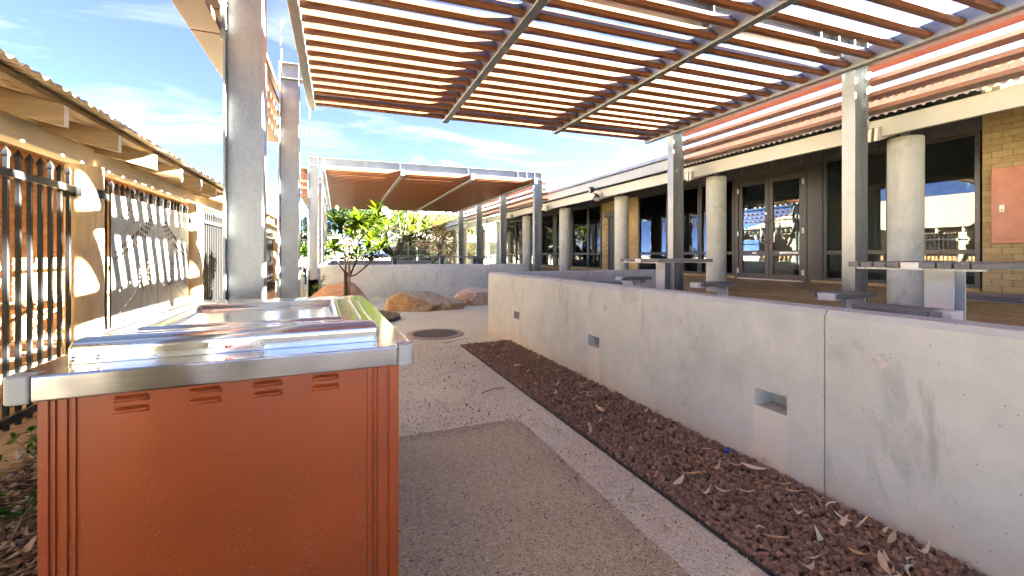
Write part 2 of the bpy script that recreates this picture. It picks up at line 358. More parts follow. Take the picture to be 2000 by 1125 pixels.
def empty(name, loc, rz=0):
    o = bpy.data.objects.new(name, None); COL.objects.link(o); o.location = loc; o.rotation_euler.z = rz; o.empty_display_size = .2; return o
def tag(o, label=None, cat=None, group=None, kind=None):
    if label: o['label'] = label
    if cat: o['category'] = cat
    if group: o['group'] = group
    if kind: o['kind'] = kind
    return o
def copy_tree(o, parent=None):
    c = o.copy(); COL.objects.link(c); c.parent = parent
    for ch in list(o.children): copy_tree(ch, c)
    return c
def ring_stack(mb, x0, x1, y0, y1, r, prof, cap=True, n=5, base=None):
    """stack of rounded-rectangle loops (inset, z)"""
    loops = []
    for ins, z in prof:
        a0, a1, b0, b1 = x0+ins, x1-ins, y0+ins, y1-ins; rr = max(.004, r-ins)
        lp = []
        for cx, cy, t0 in ((a1-rr, b0+rr, -90), (a1-rr, b1-rr, 0), (a0+rr, b1-rr, 90), (a0+rr, b0+rr, 180)):
            for j in range(n+1):
                t = R(t0+90*j/n); lp.append((cx+rr*math.cos(t), cy+rr*math.sin(t), z))
        loops.append(lp)
    m = len(loops[0]); vs = [p for l in loops for p in l]
    fs = [(i*m+j, i*m+(j+1) % m, (i+1)*m+(j+1) % m, (i+1)*m+j) for i in range(len(loops)-1) for j in range(m)]
    if cap: fs.append(tuple(range((len(loops)-1)*m, len(loops)*m)))
    return mb.add(vs, fs)
def corrugated(ya, yb, rows, pitch=.1, amp=.013, per=6):
    """sheet corrugated along Y; rows = [(x,z),...] down the slope"""
    n = int((yb-ya)/pitch*per)+1; ys = np.linspace(ya, yb, n); h = amp*np.sin(2*np.pi*(ys-ya)/pitch)
    mb = MB(); vs = []
    for x, z in rows: vs += [(x, y, z+hh) for y, hh in zip(ys, h)]
    fs = [(i*n+j, i*n+j+1, (i+1)*n+j+1, (i+1)*n+j) for i in range(len(rows)-1) for j in range(n-1)]
    return mb.add(vs, fs)
# ------------------------------------------------------------------ numpy scatter of small solids
ICO_V = np.array([(-1,1.618,0),(1,1.618,0),(-1,-1.618,0),(1,-1.618,0),(0,-1,1.618),(0,1,1.618),(0,-1,-1.618),(0,1,-1.618),(1.618,0,-1),(1.618,0,1),(-1.618,0,-1),(-1.618,0,1)])/1.9
ICO_F = np.array([(0,11,5),(0,5,1),(0,1,7),(0,7,10),(0,10,11),(1,5,9),(5,11,4),(11,10,2),(10,7,6),(7,1,8),(3,9,4),(3,4,2),(3,2,6),(3,6,8),(3,8,9),(4,9,5),(2,4,11),(6,2,10),(8,6,7),(9,8,1)])
OCT_V = np.array([(1,0,0),(-1,0,0),(0,1,0),(0,-1,0),(0,0,1),(0,0,-1)], float); OCT_F = np.array([(0,2,4),(2,1,4),(1,3,4),(3,0,4),(2,0,5),(1,2,5),(3,1,5),(0,3,5)])
def quats(n):
    q = rng.normal(size=(n, 4)); q /= np.linalg.norm(q, axis=1)[:, None]; a, b, c, d = q.T
    return np.stack([np.stack([1-2*(c*c+d*d), 2*(b*c-a*d), 2*(b*d+a*c)], -1), np.stack([2*(b*c+a*d), 1-2*(b*b+d*d), 2*(c*d-a*b)], -1), np.stack([2*(b*d-a*c), 2*(c*d+a*b), 1-2*(b*b+c*c)], -1)], 1)
def zrots(n):
    t = rng.uniform(0, 2*np.pi, n); tx = rng.normal(0, .22, n); c, s = np.cos(t), np.sin(t); M_ = np.zeros((n, 3, 3))
    M_[:,0,0] = c; M_[:,0,1] = -s; M_[:,1,0] = s; M_[:,1,1] = c; M_[:,2,2] = 1; M_[:,2,0] = tx; M_[:,2,1] = rng.normal(0, .2, n); return M_
def solids(name, pos, scl, m, base=(ICO_V, ICO_F), rot=quats, jit=.22, label=None, cat=None, kind='stuff', parent=None):
    V, F = base; n = len(pos); k = len(V)
    P = V[None]*(1+rng.uniform(-jit, jit, (n, k, 1)))*scl[:, None, :]
    P = np.einsum('nij,nkj->nki', rot(n), P)+pos[:, None, :]
    f = (F[None]+(np.arange(n)*k)[:, None, None]).reshape(-1, 3)
    me = bpy.data.meshes.new(name); me.vertices.add(n*k); me.vertices.foreach_set('co', P.reshape(-1))
    nf = len(f); me.loops.add(nf*3); me.loops.foreach_set('vertex_index', f.reshape(-1).astype(np.int32))
    me.polygons.add(nf); me.polygons.foreach_set('loop_start', np.arange(0, nf*3, 3, dtype=np.int32)); me.update(calc_edges=True); me.validate()
    return tag(link(name, me, m, parent), label, cat, None, kind)
def quads_mesh(name, P, m, parent=None, kind='stuff', q=4):
    """P: (n,4,3) leaf quads"""
    n = len(P); me = bpy.data.meshes.new(name); me.vertices.add(n*4); me.vertices.foreach_set('co', P.reshape(-1))
    me.loops.add(n*4); me.loops.foreach_set('vertex_index', np.arange(n*4, dtype=np.int32)); me.polygons.add(n)
    me.polygons.foreach_set('loop_start', np.arange(0, n*4, 4, dtype=np.int32)); me.update(calc_edges=True)
    o = link(name, me, m, parent)
    if kind: o['kind'] = kind
    return o
def leaf_quads(centres, spread, n, size, asp=.45):
    """diamond leaves scattered in gaussian clumps round centres"""
    c = np.array(centres)[rng.integers(0, len(centres), n)]
    sp = np.array(spread)[None]*rng.normal(0, .5, (n, 3)); p = c+sp
    M_ = quats(n); s = size*rng.uniform(.6, 1.3, n)
    base = np.array([(-.5,0,0),(0,-asp/2,.06),(.5,0,0),(0,asp/2,.06)])
    return np.einsum('nij,kj->nki', M_, base)*s[:, None, None]+p[:, None, :]

# ================================================================== GROUND
g = MB(); g.add([(-400,-400,-.004),(400,-400,-.004),(400,600,-.004),(-400,600,-.004)], [(0,1,2,3)])
tag(build(g, 'ground', GRASSM), kind='structure')
lw_ = MB(); lw_.add([(-60,28.8,.002),(80,28.8,.002),(80,39.0,.002),(-60,39.0,.002)], [(0,1,2,3)]); tag(build(lw_, 'lawn', simple('lawn_green', (.03, .04, .014), .95, var=.4, scale=2, bump=.5)), kind='structure')
p = MB(); p.add([(-1.85,-6,0),(2.46,-6,0),(2.46,14.6,0),(-1.85,14.6,0)], [(0,1,2,3)]); p.add([(2.46,7.2,0),(6.2,7.2,0),(6.2,14.6,0),(2.46,14.6,0)], [(0,1,2,3)])
p.add([(-1.85,14.6,0),(-.7,14.6,0),(-.7,30,0),(-1.85,30,0)], [(0,1,2,3)])
tag(build(p, 'path', SAND), kind='structure')
def rrect(x0, x1, y0, y1, r, n=6):
    return [(cx+r*math.cos(R(t0+90*j/n)), cy+r*math.sin(R(t0+90*j/n))) for cx, cy, t0 in ((x1-r,y0+r,-90),(x1-r,y1-r,0),(x0+r,y1-r,90),(x0+r,y0+r,180)) for j in range(n+1)]
sl = MB(); pts = rrect(-1.1, 1.37, -3, 3.26, .15); sl.prism(pts, -.1, .006, 'z')
tag(build(sl, 'slab', AGG), kind='structure')
soil = MB(); soil.box(1.69, 2.458, -4, 6.22, -.05, .004); tag(build(soil, 'gravel_bed_soil', DIRT), kind='structure')
# crushed rock pebbles lying loose on the path
n = 15000; P = np.stack([rng.uniform(-.2, 1.69, n), rng.uniform(.9, 7, n), np.zeros(n)], 1)
keep = ~((P[:,0] < 1.34) & (P[:,1] < 3.2)) | (rng.random(n) < .018)
dens = np.array([noise.noise(Vector((x*1.3, y*1.3, 3))) for x, y, _ in P]); keep &= (dens > -.25) | (rng.random(n) < .25)
P = P[keep]; s = rng.uniform(.0022, .0062, len(P))[:, None]*rng.uniform(.6, 1.3, (len(P), 3)); P[:,2] = .001+.6*s[:,2]
P[:,2] += np.where((P[:,0] < 1.36) & (P[:,1] < 3.24), .006, 0)
tag(solids('loose_pebbles', P, s, PEB, (OCT_V, OCT_F)), kind='stuff')
# grit drifted over the slab's edge and a few strays over the edging
n = 2600; u = rng.random(n); top = u < .45; off = np.abs(rng.normal(0, .07, n))
P = np.stack([np.where(top, rng.uniform(.1, 1.36, n), 1.372-off), np.where(top, 3.26-off, rng.uniform(.9, 3.2, n)), np.full(n, .008)], 1)
s = rng.uniform(.0018, .0045, n)[:, None]*rng.uniform(.6, 1.3, (n, 3)); solids('drifted_grit', P, s, PEB, (OCT_V, OCT_F))
# brown gravel strip along the wall
n = 17000; P = np.stack([rng.uniform(1.7, 2.45, n), .55+5.66*rng.random(n)**1.25, np.zeros(n)], 1)
s = (rng.uniform(.0075, .0165, n)*np.where(P[:,1] < 2.6, 1.12, .95))[:, None]*rng.uniform(.6, 1.25, (n, 3))
P[:,2] = .008+rng.uniform(0, .022, n)*np.clip((P[:,0]-1.69)*6, .3, 1)+np.clip(P[:,0]-2.2, 0, .3)*.06
solids('gravel', P, s, GRAVEL, jit=.3)
e = MB(); e.box(1.682, 1.69, -4, 6.228, -.02, .018); e.box(1.69, 2.455, 6.22, 6.228, -.02, .018)
tag(build(e, 'bed_edging', BLACKP), 'thin black edging strip between pale path and brown gravel', 'edging')
# ------------------------------------------------------------------ terrace and verandah floor
TZ = .56
t = MB(); t.box(2.672, 7.9, -4, 6.998, -.1, TZ-.012); t.box(6.1, 7.9, 6.998, 14.1, -.1, TZ-.012); t.box(-.34, 7.9, 14.1, 25.5, -.1, TZ-.012); t.box(5.2, 7.9, 25.5, 31, -.1, TZ-.012)
t.add([(7.9,-4,TZ-.012),(9.78,-4,.744),(9.78,31,.744),(7.9,31,TZ-.012)], [(0,1,2,3)])
terr = tag(build(t, 'terrace', GROUT), kind='structure')
def pav(mb, x, y, z, sx=.107, sy=.222, slope=0):
    j = random.uniform(-.0015, .002); x0, x1, y0, y1 = x, x+sx, y, y+sy; dz = slope*sx
    b = .004
    mb.add([(x0,y0,z-.04),(x1,y0,z-.04),(x1,y1,z-.04),(x0,y1,z-.04),(x0,y0,z+j-b),(x1,y0,z+j-b+dz),(x1,y1,z+j-b+dz),(x0,y1,z+j-b),(x0+b,y0+b,z+j),(x1-b,y0+b,z+j+dz),(x1-b,y1-b,z+j+dz),(x0+b,y1-b,z+j)],
           [(0,1,5,4),(1,2,6,5),(2,3,7,6),(3,0,4,7),(4,5,9,8),(5,6,10,9),(6,7,11,10),(7,4,8,11),(8,9,10,11)])
pm = MB(); pav(pm, 0, 0, 0); pme = pm.mesh('paver'); pms = MB(); pav(pms, 0, 0, 0, slope=.104); pmes = pms.mesh('paver')
far = MB(); cnt = 0
for i in range(40):
    x = 5.2+.115*i
    for j in range(26):
        y = 1.6+.23*j+(.115 if i % 2 else 0)
        z = TZ if x < 7.9 else TZ+(x-7.9)*.104
        if cnt < 300 and 2.2 < y < 4.9 and 5.3 < x < 8.4:
            o = link('paver', pme if x < 7.85 else pmes, PAVER, terr, Vector((x, y, z))-wloc(terr)); o.rotation_euler = (random.uniform(-.004,.004), random.uniform(-.004,.004), 0); cnt += 1
        else: pav(far, x, y, z, slope=0 if x < 7.85 else .104)
for i in range(40):
    for j in range(40):
        x, y = 2.69+.115*i, -3.9+.23*j+(.115 if i % 2 else 0)
        if x < 5.18 and y < 6.75: pav(far, x, y, TZ)
for i in range(31):
    for j in range(75):
        x, y = 6.13+.115*i, 7.6+.23*j+(.115 if i % 2 else 0)
        if y < 24: pav(far, x, y, TZ if x < 7.85 else TZ+(x-7.9)*.104, slope=0 if x < 7.85 else .104)
tag(build(far, 'paver_field', PAVERI, terr), kind='stuff')
# ------------------------------------------------------------------ paving under the left fence
lp = MB(); lp.box(-4.7, -1.85, -2, 19.5, -.1, .002); lpav = tag(build(lp, 'pavement', GROUT), kind='structure')
far = MB(); cnt = 0
for i in range(24):
    x = -1.96-.115*i
    for j in range(78):
        y = 2.3+.23*j+(.115 if i % 2 else 0)
        if y > 19: continue
        if cnt < 300 and x > -3.0 and 2.7 < y < 9.6:
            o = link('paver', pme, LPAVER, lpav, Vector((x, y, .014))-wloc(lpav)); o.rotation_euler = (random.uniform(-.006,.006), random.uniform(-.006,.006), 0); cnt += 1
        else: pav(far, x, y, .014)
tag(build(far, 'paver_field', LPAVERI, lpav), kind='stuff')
# wood-chip bed beside the cabinet
mb_ = MB(); mb_.box(-1.845, -1.1, .6, 4.2, -.05, .012); tag(build(mb_, 'mulch_bed', DIRT), kind='structure')
n = 3600; P = np.stack([rng.uniform(-1.9, -.85, n), rng.uniform(1.2, 4.3, n), rng.uniform(.012, .05, n)], 1)
s = np.stack([rng.uniform(.015, .05, n), rng.uniform(.007, .017, n), rng.uniform(.002, .006, n)], 1)
solids('wood_chips', P, s, CHIP, (OCT_V, OCT_F), zrots, .25)

# ================================================================== CONCRETE WALLS
WT, CH = 1.05, .03
def wall_y(mb, ya, yb, x0, x1, z1, holes=()):
    hs = sorted(h for h in holes if ya < h < yb); hw, za, zb = .105, .397, .508
    ys = [ya]+[v for h in hs for v in (h-hw, h+hw)]+[yb]; zs = [0, za, zb, z1-CH]
    for i in range(len(ys)-1):
        for j in range(3):
            if j == 1 and any(abs((ys[i]+ys[i+1])/2-h) < .01 for h in hs): continue
            a, b, c_, d = ys[i], ys[i+1], zs[j], zs[j+1]
            mb.add([(x0,a,c_),(x0,b,c_),(x0,b,d),(x0,a,d)], [(3,2,1,0)][::1])
    for h in hs:
        a, b, xi = h-hw, h+hw, x0+.17
        mb.add([(x0,a,za),(x0,b,za),(x0,b,zb),(x0,a,zb),(xi,a,za),(xi,b,za),(xi,b,zb),(xi,a,zb)], [(0,1,5,4),(1,2,6,5),(2,3,7,6),(3,0,4,7),(4,5,6,7)])
    pr = [(x0,0),(x0,z1-CH),(x0+CH,z1),(x1-.012,z1),(x1,z1-.012),(x1,0)]
    n = len(pr); vs = [(p[0],ya,p[1]) for p in pr]+[(p[0],yb,p[1]) for p in pr]
    mb.add(vs, [tuple(range(n))[::-1], tuple(range(n,2*n))]+[(i, n+i, n+i+1, i+1) for i in range(1, n-1)])
HOLES = (5.91, 3.83, 1.856, -.17)
lw = empty('concrete_wall', (2.46, 7.22, 0)); tag(lw, 'long raw concrete seat wall with square drain holes above the brown gravel strip', 'wall')
for ya, yb in ((4.394, 7.22), (1.542, 4.386), (-4, 1.534)):
    m_ = MB(); wall_y(m_, ya, yb, 2.46, 2.67, WT, HOLES); build(m_, 'wall_panel', CONC, lw)
m_ = MB(); m_.box(2.475, 2.655, -4, 7.2, 0, WT-.03); build(m_, 'wall_core', CONC, lw) if False else None
for y in (4.39, 1.538):
    m_ = MB(); m_.box(2.466, 2.662, y-.004, y+.004, 0, WT-.034); build(m_, 'joint_sealant', MORTAR, lw)
m_ = MB(); pr = [(7.0,0),(7.0,WT-.015),(7.015,WT),(7.19,WT),(7.22,WT-CH),(7.22,0)]; m_.prism(pr, 2.672, 6.05, 'x'); build(m_, 'end_wall', CONC, lw)
def plug(parent, x, y, z, axis, r=.04, m=None):
    m_ = MB(); pts = [(r*(1+.12*math.sin(3*a+y))*math.cos(a), r*1.1*math.sin(a)) for a in [2*math.pi*k/14 for k in range(14)]]
    if axis == 'x': m_.prism([(y+a, z+b) for a, b in pts], x-.0015, x+.005, 'x')
    else: m_.prism([(y+a, z+b) for a, b in pts], x-.0015, x+.005, 'y')
    build(m_, 'tie_plug', m, parent)
PLUG = simple('plug_mortar', (.40, .40, .395), .85, bump=.2, var=.2, scale=30)
for y, z in ((2.62,.83),(3.62,.83),(1.28,.83),(2.55,.20),(4.9,.83),(6.1,.84),(6.85,.85),(5.0,.25),(3.6,.22),(6.0,.24)): plug(lw, 2.46, y, z, 'x', .038, PLUG)
fw = empty('concrete_planter_wall', (-.56, 13.75, 0)); tag(fw, 'smooth grey concrete wall behind the rocks and young tree', 'wall')
def skew(y, x): return y-.045*(x+.68)
m_ = MB(); pr = [(0,0),(0,WT-CH),(CH,WT),(.19,WT),(.2,WT-.01),(.2,0)]
vs = [(-.56, 13.87+a, b) for a, b in pr]+[(5.95, 13.58+a, b) for a, b in pr]; n = len(pr)
m_.add(vs, [tuple(range(n))[::-1], tuple(range(n,2*n))]+[(i,(i+1)%n,n+(i+1)%n,n+i) for i in range(n)]); build(m_, 'front_wall', CONC2, fw)
m_ = MB(); m_.prism([(-.56,0),(-.56,WT-CH),(-.53,WT),(-.37,WT),(-.35,WT-.02),(-.35,0)], 14.072, 25.5, 'y'); build(m_, 'side_wall', CONC2, fw)
m_ = MB(); m_.box(-.348, 5.1, 25.3, 25.5, 0, WT); build(m_, 'back_wall', CONC2, fw)
for x in (-.1, .95, 2.0, 3.05, 4.1, 5.2):
    yy = 13.87-.0445*(x+.56); plug(fw, yy, x, .82, 'y', .042, PLUG); plug(fw, yy, x+.05, .25, 'y', .04, PLUG)

# ================================================================== PERGOLAS
H0 = 1.35
def ibeam_x(mb, x0, x1, y0, y1, z0, z1, fw=.16, tf=.013):
    yc = (y0+y1)/2
    mb.prism([(y0-fw/2,z0),(y0+fw/2,z0),(y0+fw/2,z0+tf),(y0+.005,z0+tf),(y0+.005,z1-tf),(y0+fw/2,z1-tf),(y0+fw/2,z1),(y0-fw/2,z1),(y0-fw/2,z1-tf),(y0-.005,z1-tf),(y0-.005,z0+tf),(y0-fw/2,z0+tf)], x0, x1, 'x')
    n = len(mb.v)
    for i in range(n-24, n):
        v = mb.v[i]; 
        if v[0] == x1: mb.v[i] = (v[0], v[1]+(y1-y0), v[2])
def post_mesh(z1, dep=.27, fl=.16):
    m_ = MB(); d, f, tf = dep/2, fl/2, .014
    m_.prism([(-d,-f),(-d+tf,-f),(-d+tf,-.006),(d-tf,-.006),(d-tf,-f),(d,-f),(d,f),(d-tf,f),(d-tf,.006),(-d+tf,.006),(-d+tf,f),(-d,f)], 0, z1, 'z')
    return m_
SLAT = [(.03,0),(.09,0),(.093,.03),(.137,.148),(.121,.152),(0,.03)]
XL, XR = -.68, 6.41
RX = (-.4, 1.78, 3.94, 6.1)
ROT = -math.atan(.045)
def slat_mesh(L):
    m_ = MB(); m_.prism(SLAT, .055, L-.055, 'x')
    cy, cz = .06, .05
    big = [(cy+(a-cy)*1.07, cz+(b-cz)*1.06) for a, b in SLAT]
    m_.prism(big, .052, .15, 'x'); m_.prism(big, L-.11, L-.052, 'x')
    for t_ in (.3, .75):       # two bolt heads on the end bracket
        m_.box(L-.09, L-.078, .121*t_-.008, .121*t_+.004, .03+.122*t_-.006, .03+.122*t_+.012)
    return m_.mesh('roof_slat')
def pergola(name, label, portals, ys, ye, post_ys, screens):
    root = empty(name, (XL, portals[0], 0)); tag(root, label, 'pergola'); base = Vector(root.location)
    for yp in portals:
        for X, zb in ((XL, 0), (XR, TZ-.02)):
            y = skew(yp, X)
            pm_ = link('steel_post', post_mesh(3.97-zb).mesh('steel_post'), GALV, root, Vector((X, y, zb))-base)
            if X == XL:
                m_ = post_mesh(.63, .274, .164); build(m_, 'painted_base', BLACKP, pm_, local=True)
            m_ = MB(); m_.box(-.19, .19, -.14, .14, 0, .02); build(m_, 'base_plate', GALV, pm_, local=True)
            m_ = MB(); sx_ = 1 if X == XR else -1
            for k in range(5):
                for dz in (-.018, .018): zz = 3.09+.195*k-zb+dz; m_.box(min(sx_*.112, sx_*.121), max(sx_*.112, sx_*.121), -.058, -.046, zz-.006, zz+.006)
            tag(build(m_, 'bolt_row', BLACKP, pm_, local=True), kind='stuff')
        m_ = MB(); y0, y1 = skew(yp, XL-.14), skew(yp, XR+.14)
        ibeam_x(m_, XL-.14, XR+.14, y0, y1, 3.972, 4.21); b = build(m_, 'portal_beam', GALV, root)
        stm = bpy.data.meshes.get('stiffener_plate')
        if not stm: st = MB(); st.box(-.006, .006, -.079, .079, 3.986, 4.196); stm = st.mesh('stiffener_plate')
        for x in (XL-.128, XL+.128, XL+.33, *RX[1:3], XR-.75, XR-.42, XR-.128, XR+.128):
            link('stiffener_plate', stm, GALV, b, Vector((x, skew(yp, x), 0))-wloc(b))
    for x in RX:
        m_ = MB(); a, c_ = skew(ys, x), skew(ye, x)
        m_.box(x-.05, x+.05, a, c_, 3.725, 3.92); build(m_, 'rafter', GALV, root, bevel=.006)
        for yp in portals: cl = MB(); y = skew(yp, x); cl.box(x-.04, x+.04, y-.05, y+.05, 3.92, 3.972); build(cl, 'hanger_cleat', GALV, root)
    rows = int((ye-ys-.1)/.271)
    meshes = [slat_mesh((RX[i+1]-RX[i])/math.cos(ROT)) for i in range(3)]
    for r in range(rows):
        y = ye-.21-.271*r if ys < 0 else ys+.07+.271*r
        for i in range(3):
            o = link('roof_slat', meshes[i], RUST, root, Vector((RX[i], skew(y, RX[i]), 3.757))-base); o.rotation_euler.z = ROT
            o.rotation_euler.x = random.uniform(-.02, .02)
    for X, sg in ((XL, -1), (XR, 1)):
        for a, b in screens:
            for k in range(1 if sg > 0 else 0, 5):
                zc = 3.09+.195*k; y0, y1 = skew(a, X), skew(b, X); xi, xo = X+sg*.155, X+sg*.365
                m_ = MB(); m_.box(min(xi,xo), max(xi,xo), y0+.006, y1-.006, zc-.028, zc+.028)
                build(m_, 'screen_blade', RUST, root, bevel=.004)
            for yy in (a+.05, b-.05):
                m_ = MB(); y = skew(yy, X); m_.box(min(X+sg*.138, X+sg*.154), max(X+sg*.138, X+sg*.154), y-.03, y+.03, 3.0, 3.93); build(m_, 'screen_bracket', GALV, root)
    return root
pg = pergola('pergola', 'large galvanised pergola with rust red slats directly overhead', (7.24, 3.94, .64, -2.66), -3.2, 7.76, None, ((-2.66,.64),(.64,3.94),(3.94,7.4)))
pf = pergola('pergola', 'far galvanised pergola with rust red slats beyond the grey planter wall', (13.87, 17.2, 20.55, 23.9), 13.3, 24.5, None, ((13.72,17.2),(17.2,20.55),(20.55,24.1)))
for a, b in (((-.58,5.4,3.98),(-.66,5.35,0)), ((-.60,5.47,3.98),(-.655,5.40,0)), ((-.44,7.78,3.72),(-.49,7.78,0)), ((-.42,13.5,3.72),(-.45,13.5,0))):
    m_ = MB(); m_.tube([a, b], .0045, 6); build(m_, 'climber_cable', CABLE, pg if a[1] < 10 else pf)
    m_ = MB(); m_.lathe([(.012,0),(.02,.015),(.012,.03)], 8, (a[0], a[1], a[2]-.03)); build(m_, 'eye_bolt', GALV, pg if a[1] < 10 else pf)

# ================================================================== LEFT BRICK BUILDING
lb = empty('brick_building', (-4.7, -2, 0)); tag(lb, 'low brown brick building with timber posts and corrugated verandah roof along the left', 'building')
m_ = MB(); m_.box(-9.5, -4.72, -2, 19, 0, 3.1); wl = build(m_, 'wall', MORTAR, lb)
bm_ = MB(); bm_.box(-.02, .02, 0, .23, 0, .088); bme = bm_.mesh('brick'); far = MB(); cnt = 0
for r in range(31):
    for j in range(88):
        y = -1.9+.24*j+(.12 if r % 2 else 0); z = .012+.1*r
        if y > 18.7: continue
        if cnt < 300 and 8.2 < y < 11.0 and z < 2.7:
            link('brick', bme, BBRICK, wl, Vector((-4.72+random.uniform(-.002,.003), y, z))-wloc(wl)); cnt += 1
        elif y > 5: far.box(-4.74, -4.70, y, y+.23, z, z+.088)
tag(build(far, 'brick_field', BBRICKI, wl), kind='stuff')
m_ = MB(); m_.box(-2.31, -2.17, -2, 19, 2.19, 2.36); build(m_, 'eave_beam', BEAMT, lb, bevel=.008)
pitch = math.tan(R(15)); raf = MB()
raf.prism([(-1.7,2.206),(-1.7,2.352),(-5.4,2.352+3.7*pitch),(-5.4,2.206+3.7*pitch)], -.024, .024, 'y'); rme = raf.mesh('rafter'); rme.materials.append(TIMBER)
rend = MB(); rend.prism([(-1.697,2.21),(-1.697,2.35),(-1.702,2.35),(-1.702,2.21)], -.0235, .0235, 'y'); reme = rend.mesh('rafter_end')
for k in range(-7, 21):
    y = 3.81+.765*k
    if -1.9 < y < 18.9:
        o = link('rafter', rme, None, lb, Vector((0, y, 0))-wloc(lb)); link('rafter_end', reme, RAFTW, o)
for x in (-1.78, -2.7, -3.6, -4.5):
    m_ = MB(); z = 2.352+(-1.7-x)*pitch; m_.box(x-.035, x+.035, -2, 19, z+.002, z+.04); build(m_, 'batten', TIMBER, lb)
m_ = corrugated(-2, 19, [(-1.6, 2.394), (-5.5, 2.394+3.9*pitch), (-9, 2.394+7.4*pitch)]); build(m_, 'roof_sheet', ROOFL, lb, smooth=True)
m_ = corrugated(-2, 19, [(-9.02, 2.394+7.4*pitch), (-16, 2.394+.4*pitch)]); build(m_, 'roof_sheet', ROOFL, lb, smooth=True)
LPY = [5.32-3.3*2, 5.32-3.3, 5.32, 8.6, 11.9, 15.2, 18.4]
for y in LPY:
    m_ = MB(); rr = .138
    prof = [(rr*1.02,0),(rr,.4),(rr*.985,1.2),(rr*.99,2.0),(rr*.98,2.19)]; m_.lathe(prof, 28, (-2.24, y, 0)); po = build(m_, 'timber_post', POSTT, lb, smooth=True, angle=40)
    for z in (1.93, .28):
        m_ = MB(); m_.lathe([(rr+.002,-.04),(rr+.006,-.04),(rr+.006,.04),(rr+.002,.04)], 28, (-2.24, y, z)); b = build(m_, 'steel_band', BLACK, po, smooth=True, angle=40)
        if z > 1:
            for s_ in (-1, 1): m_ = MB(); m_.box(-2.22, -2.18, y+s_*.165-.025, y+s_*.165+.025, z-.045, z+.045); link('clamp_lug', build(m_, 'clamp_lug', GALV, po).data, None, b) if False else build(m_, 'clamp_lug', GALV, po)
b = empty('timber_bench', (-4.35, 9.6, 0)); tag(b, 'slatted timber bench fixed along the brown brick wall behind the black fence', 'bench')
for k in range(4): m_ = MB(); m_.box(-4.62+.115*k, -4.52+.115*k, 8.3, 11.2, .60, .64); build(m_, 'seat_slat', TIMBER, b, bevel=.004)
for y in (8.6, 9.5, 10.3, 11.0): m_ = MB(); m_.bar((-4.66, y, .2), (-4.2, y, .58), .04, .05, (0,1,0)); m_.box(-4.68,-4.2,y-.02,y+.02,.56,.598); build(m_, 'bracket', TIMBER, b)
# ------------------------------------------------------------------ black picket fence bays
pk = MB(); pk.box(-.0135, .0135, -.0135, .0135, 0, 2.02)
pk.add([(-.0135,-.0135,2.02),(.0135,-.0135,2.02),(.0135,.0135,2.02),(-.0135,.0135,2.02),(-.019,-.019,2.034),(.019,-.019,2.034),(.019,.019,2.034),(-.019,.019,2.034),(-.018,-.018,2.055),(.018,-.018,2.055),(.018,.018,2.055),(-.018,.018,2.055),(0,0,2.10)],
       [(0,1,5,4),(1,2,6,5),(2,3,7,6),(3,0,4,7),(4,5,9,8),(5,6,10,9),(6,7,11,10),(7,4,8,11),(8,9,12),(9,10,12),(10,11,12),(11,8,12)])
pkm = pk.mesh('picket')
def fence(y0, y1, label, art=False, n=None):
    root = empty('picket_fence', (-2.24, (y0+y1)/2, 0)); tag(root, label, 'fence', 'black steel fence bays between timber posts'); base = Vector(root.location)
    a, b = y0+.17, y1-.17; n = round((b-a)/.132)
    for k in range(n+1): link('picket', pkm, BLACK, root, Vector((-2.27, a+.03+(b-a-.06)*k/n, .055))-base)
    for z in (1.95, .14): m_ = MB(); m_.box(-2.256, -2.214, a-.03, b+.03, z-.03, z+.03); build(m_, 'rail', BLACK, root, bevel=.004)
    return root
FL = ['black picket fence bay cropped by the left edge of the photo', None, 'black picket fence bay carrying two grey perforated art panels']
fence(LPY[0], LPY[1], 'black picket fence bay beside the camera, outside the picture'); fence(LPY[1], LPY[2], 'plain black picket fence bay at the left edge, before the first timber post')
fa = fence(LPY[2], LPY[3], 'black picket fence bay carrying two grey perforated art panels'); fence(LPY[3], LPY[4], 'plain black picket fence bay just past the art panels, partly behind the big steel post')
fd = fence(LPY[4], LPY[5], 'black picket fence bay hidden mostly behind the big steel post'); fence(LPY[5], LPY[6], 'farthest black picket fence bay on the left, seen between two steel posts')
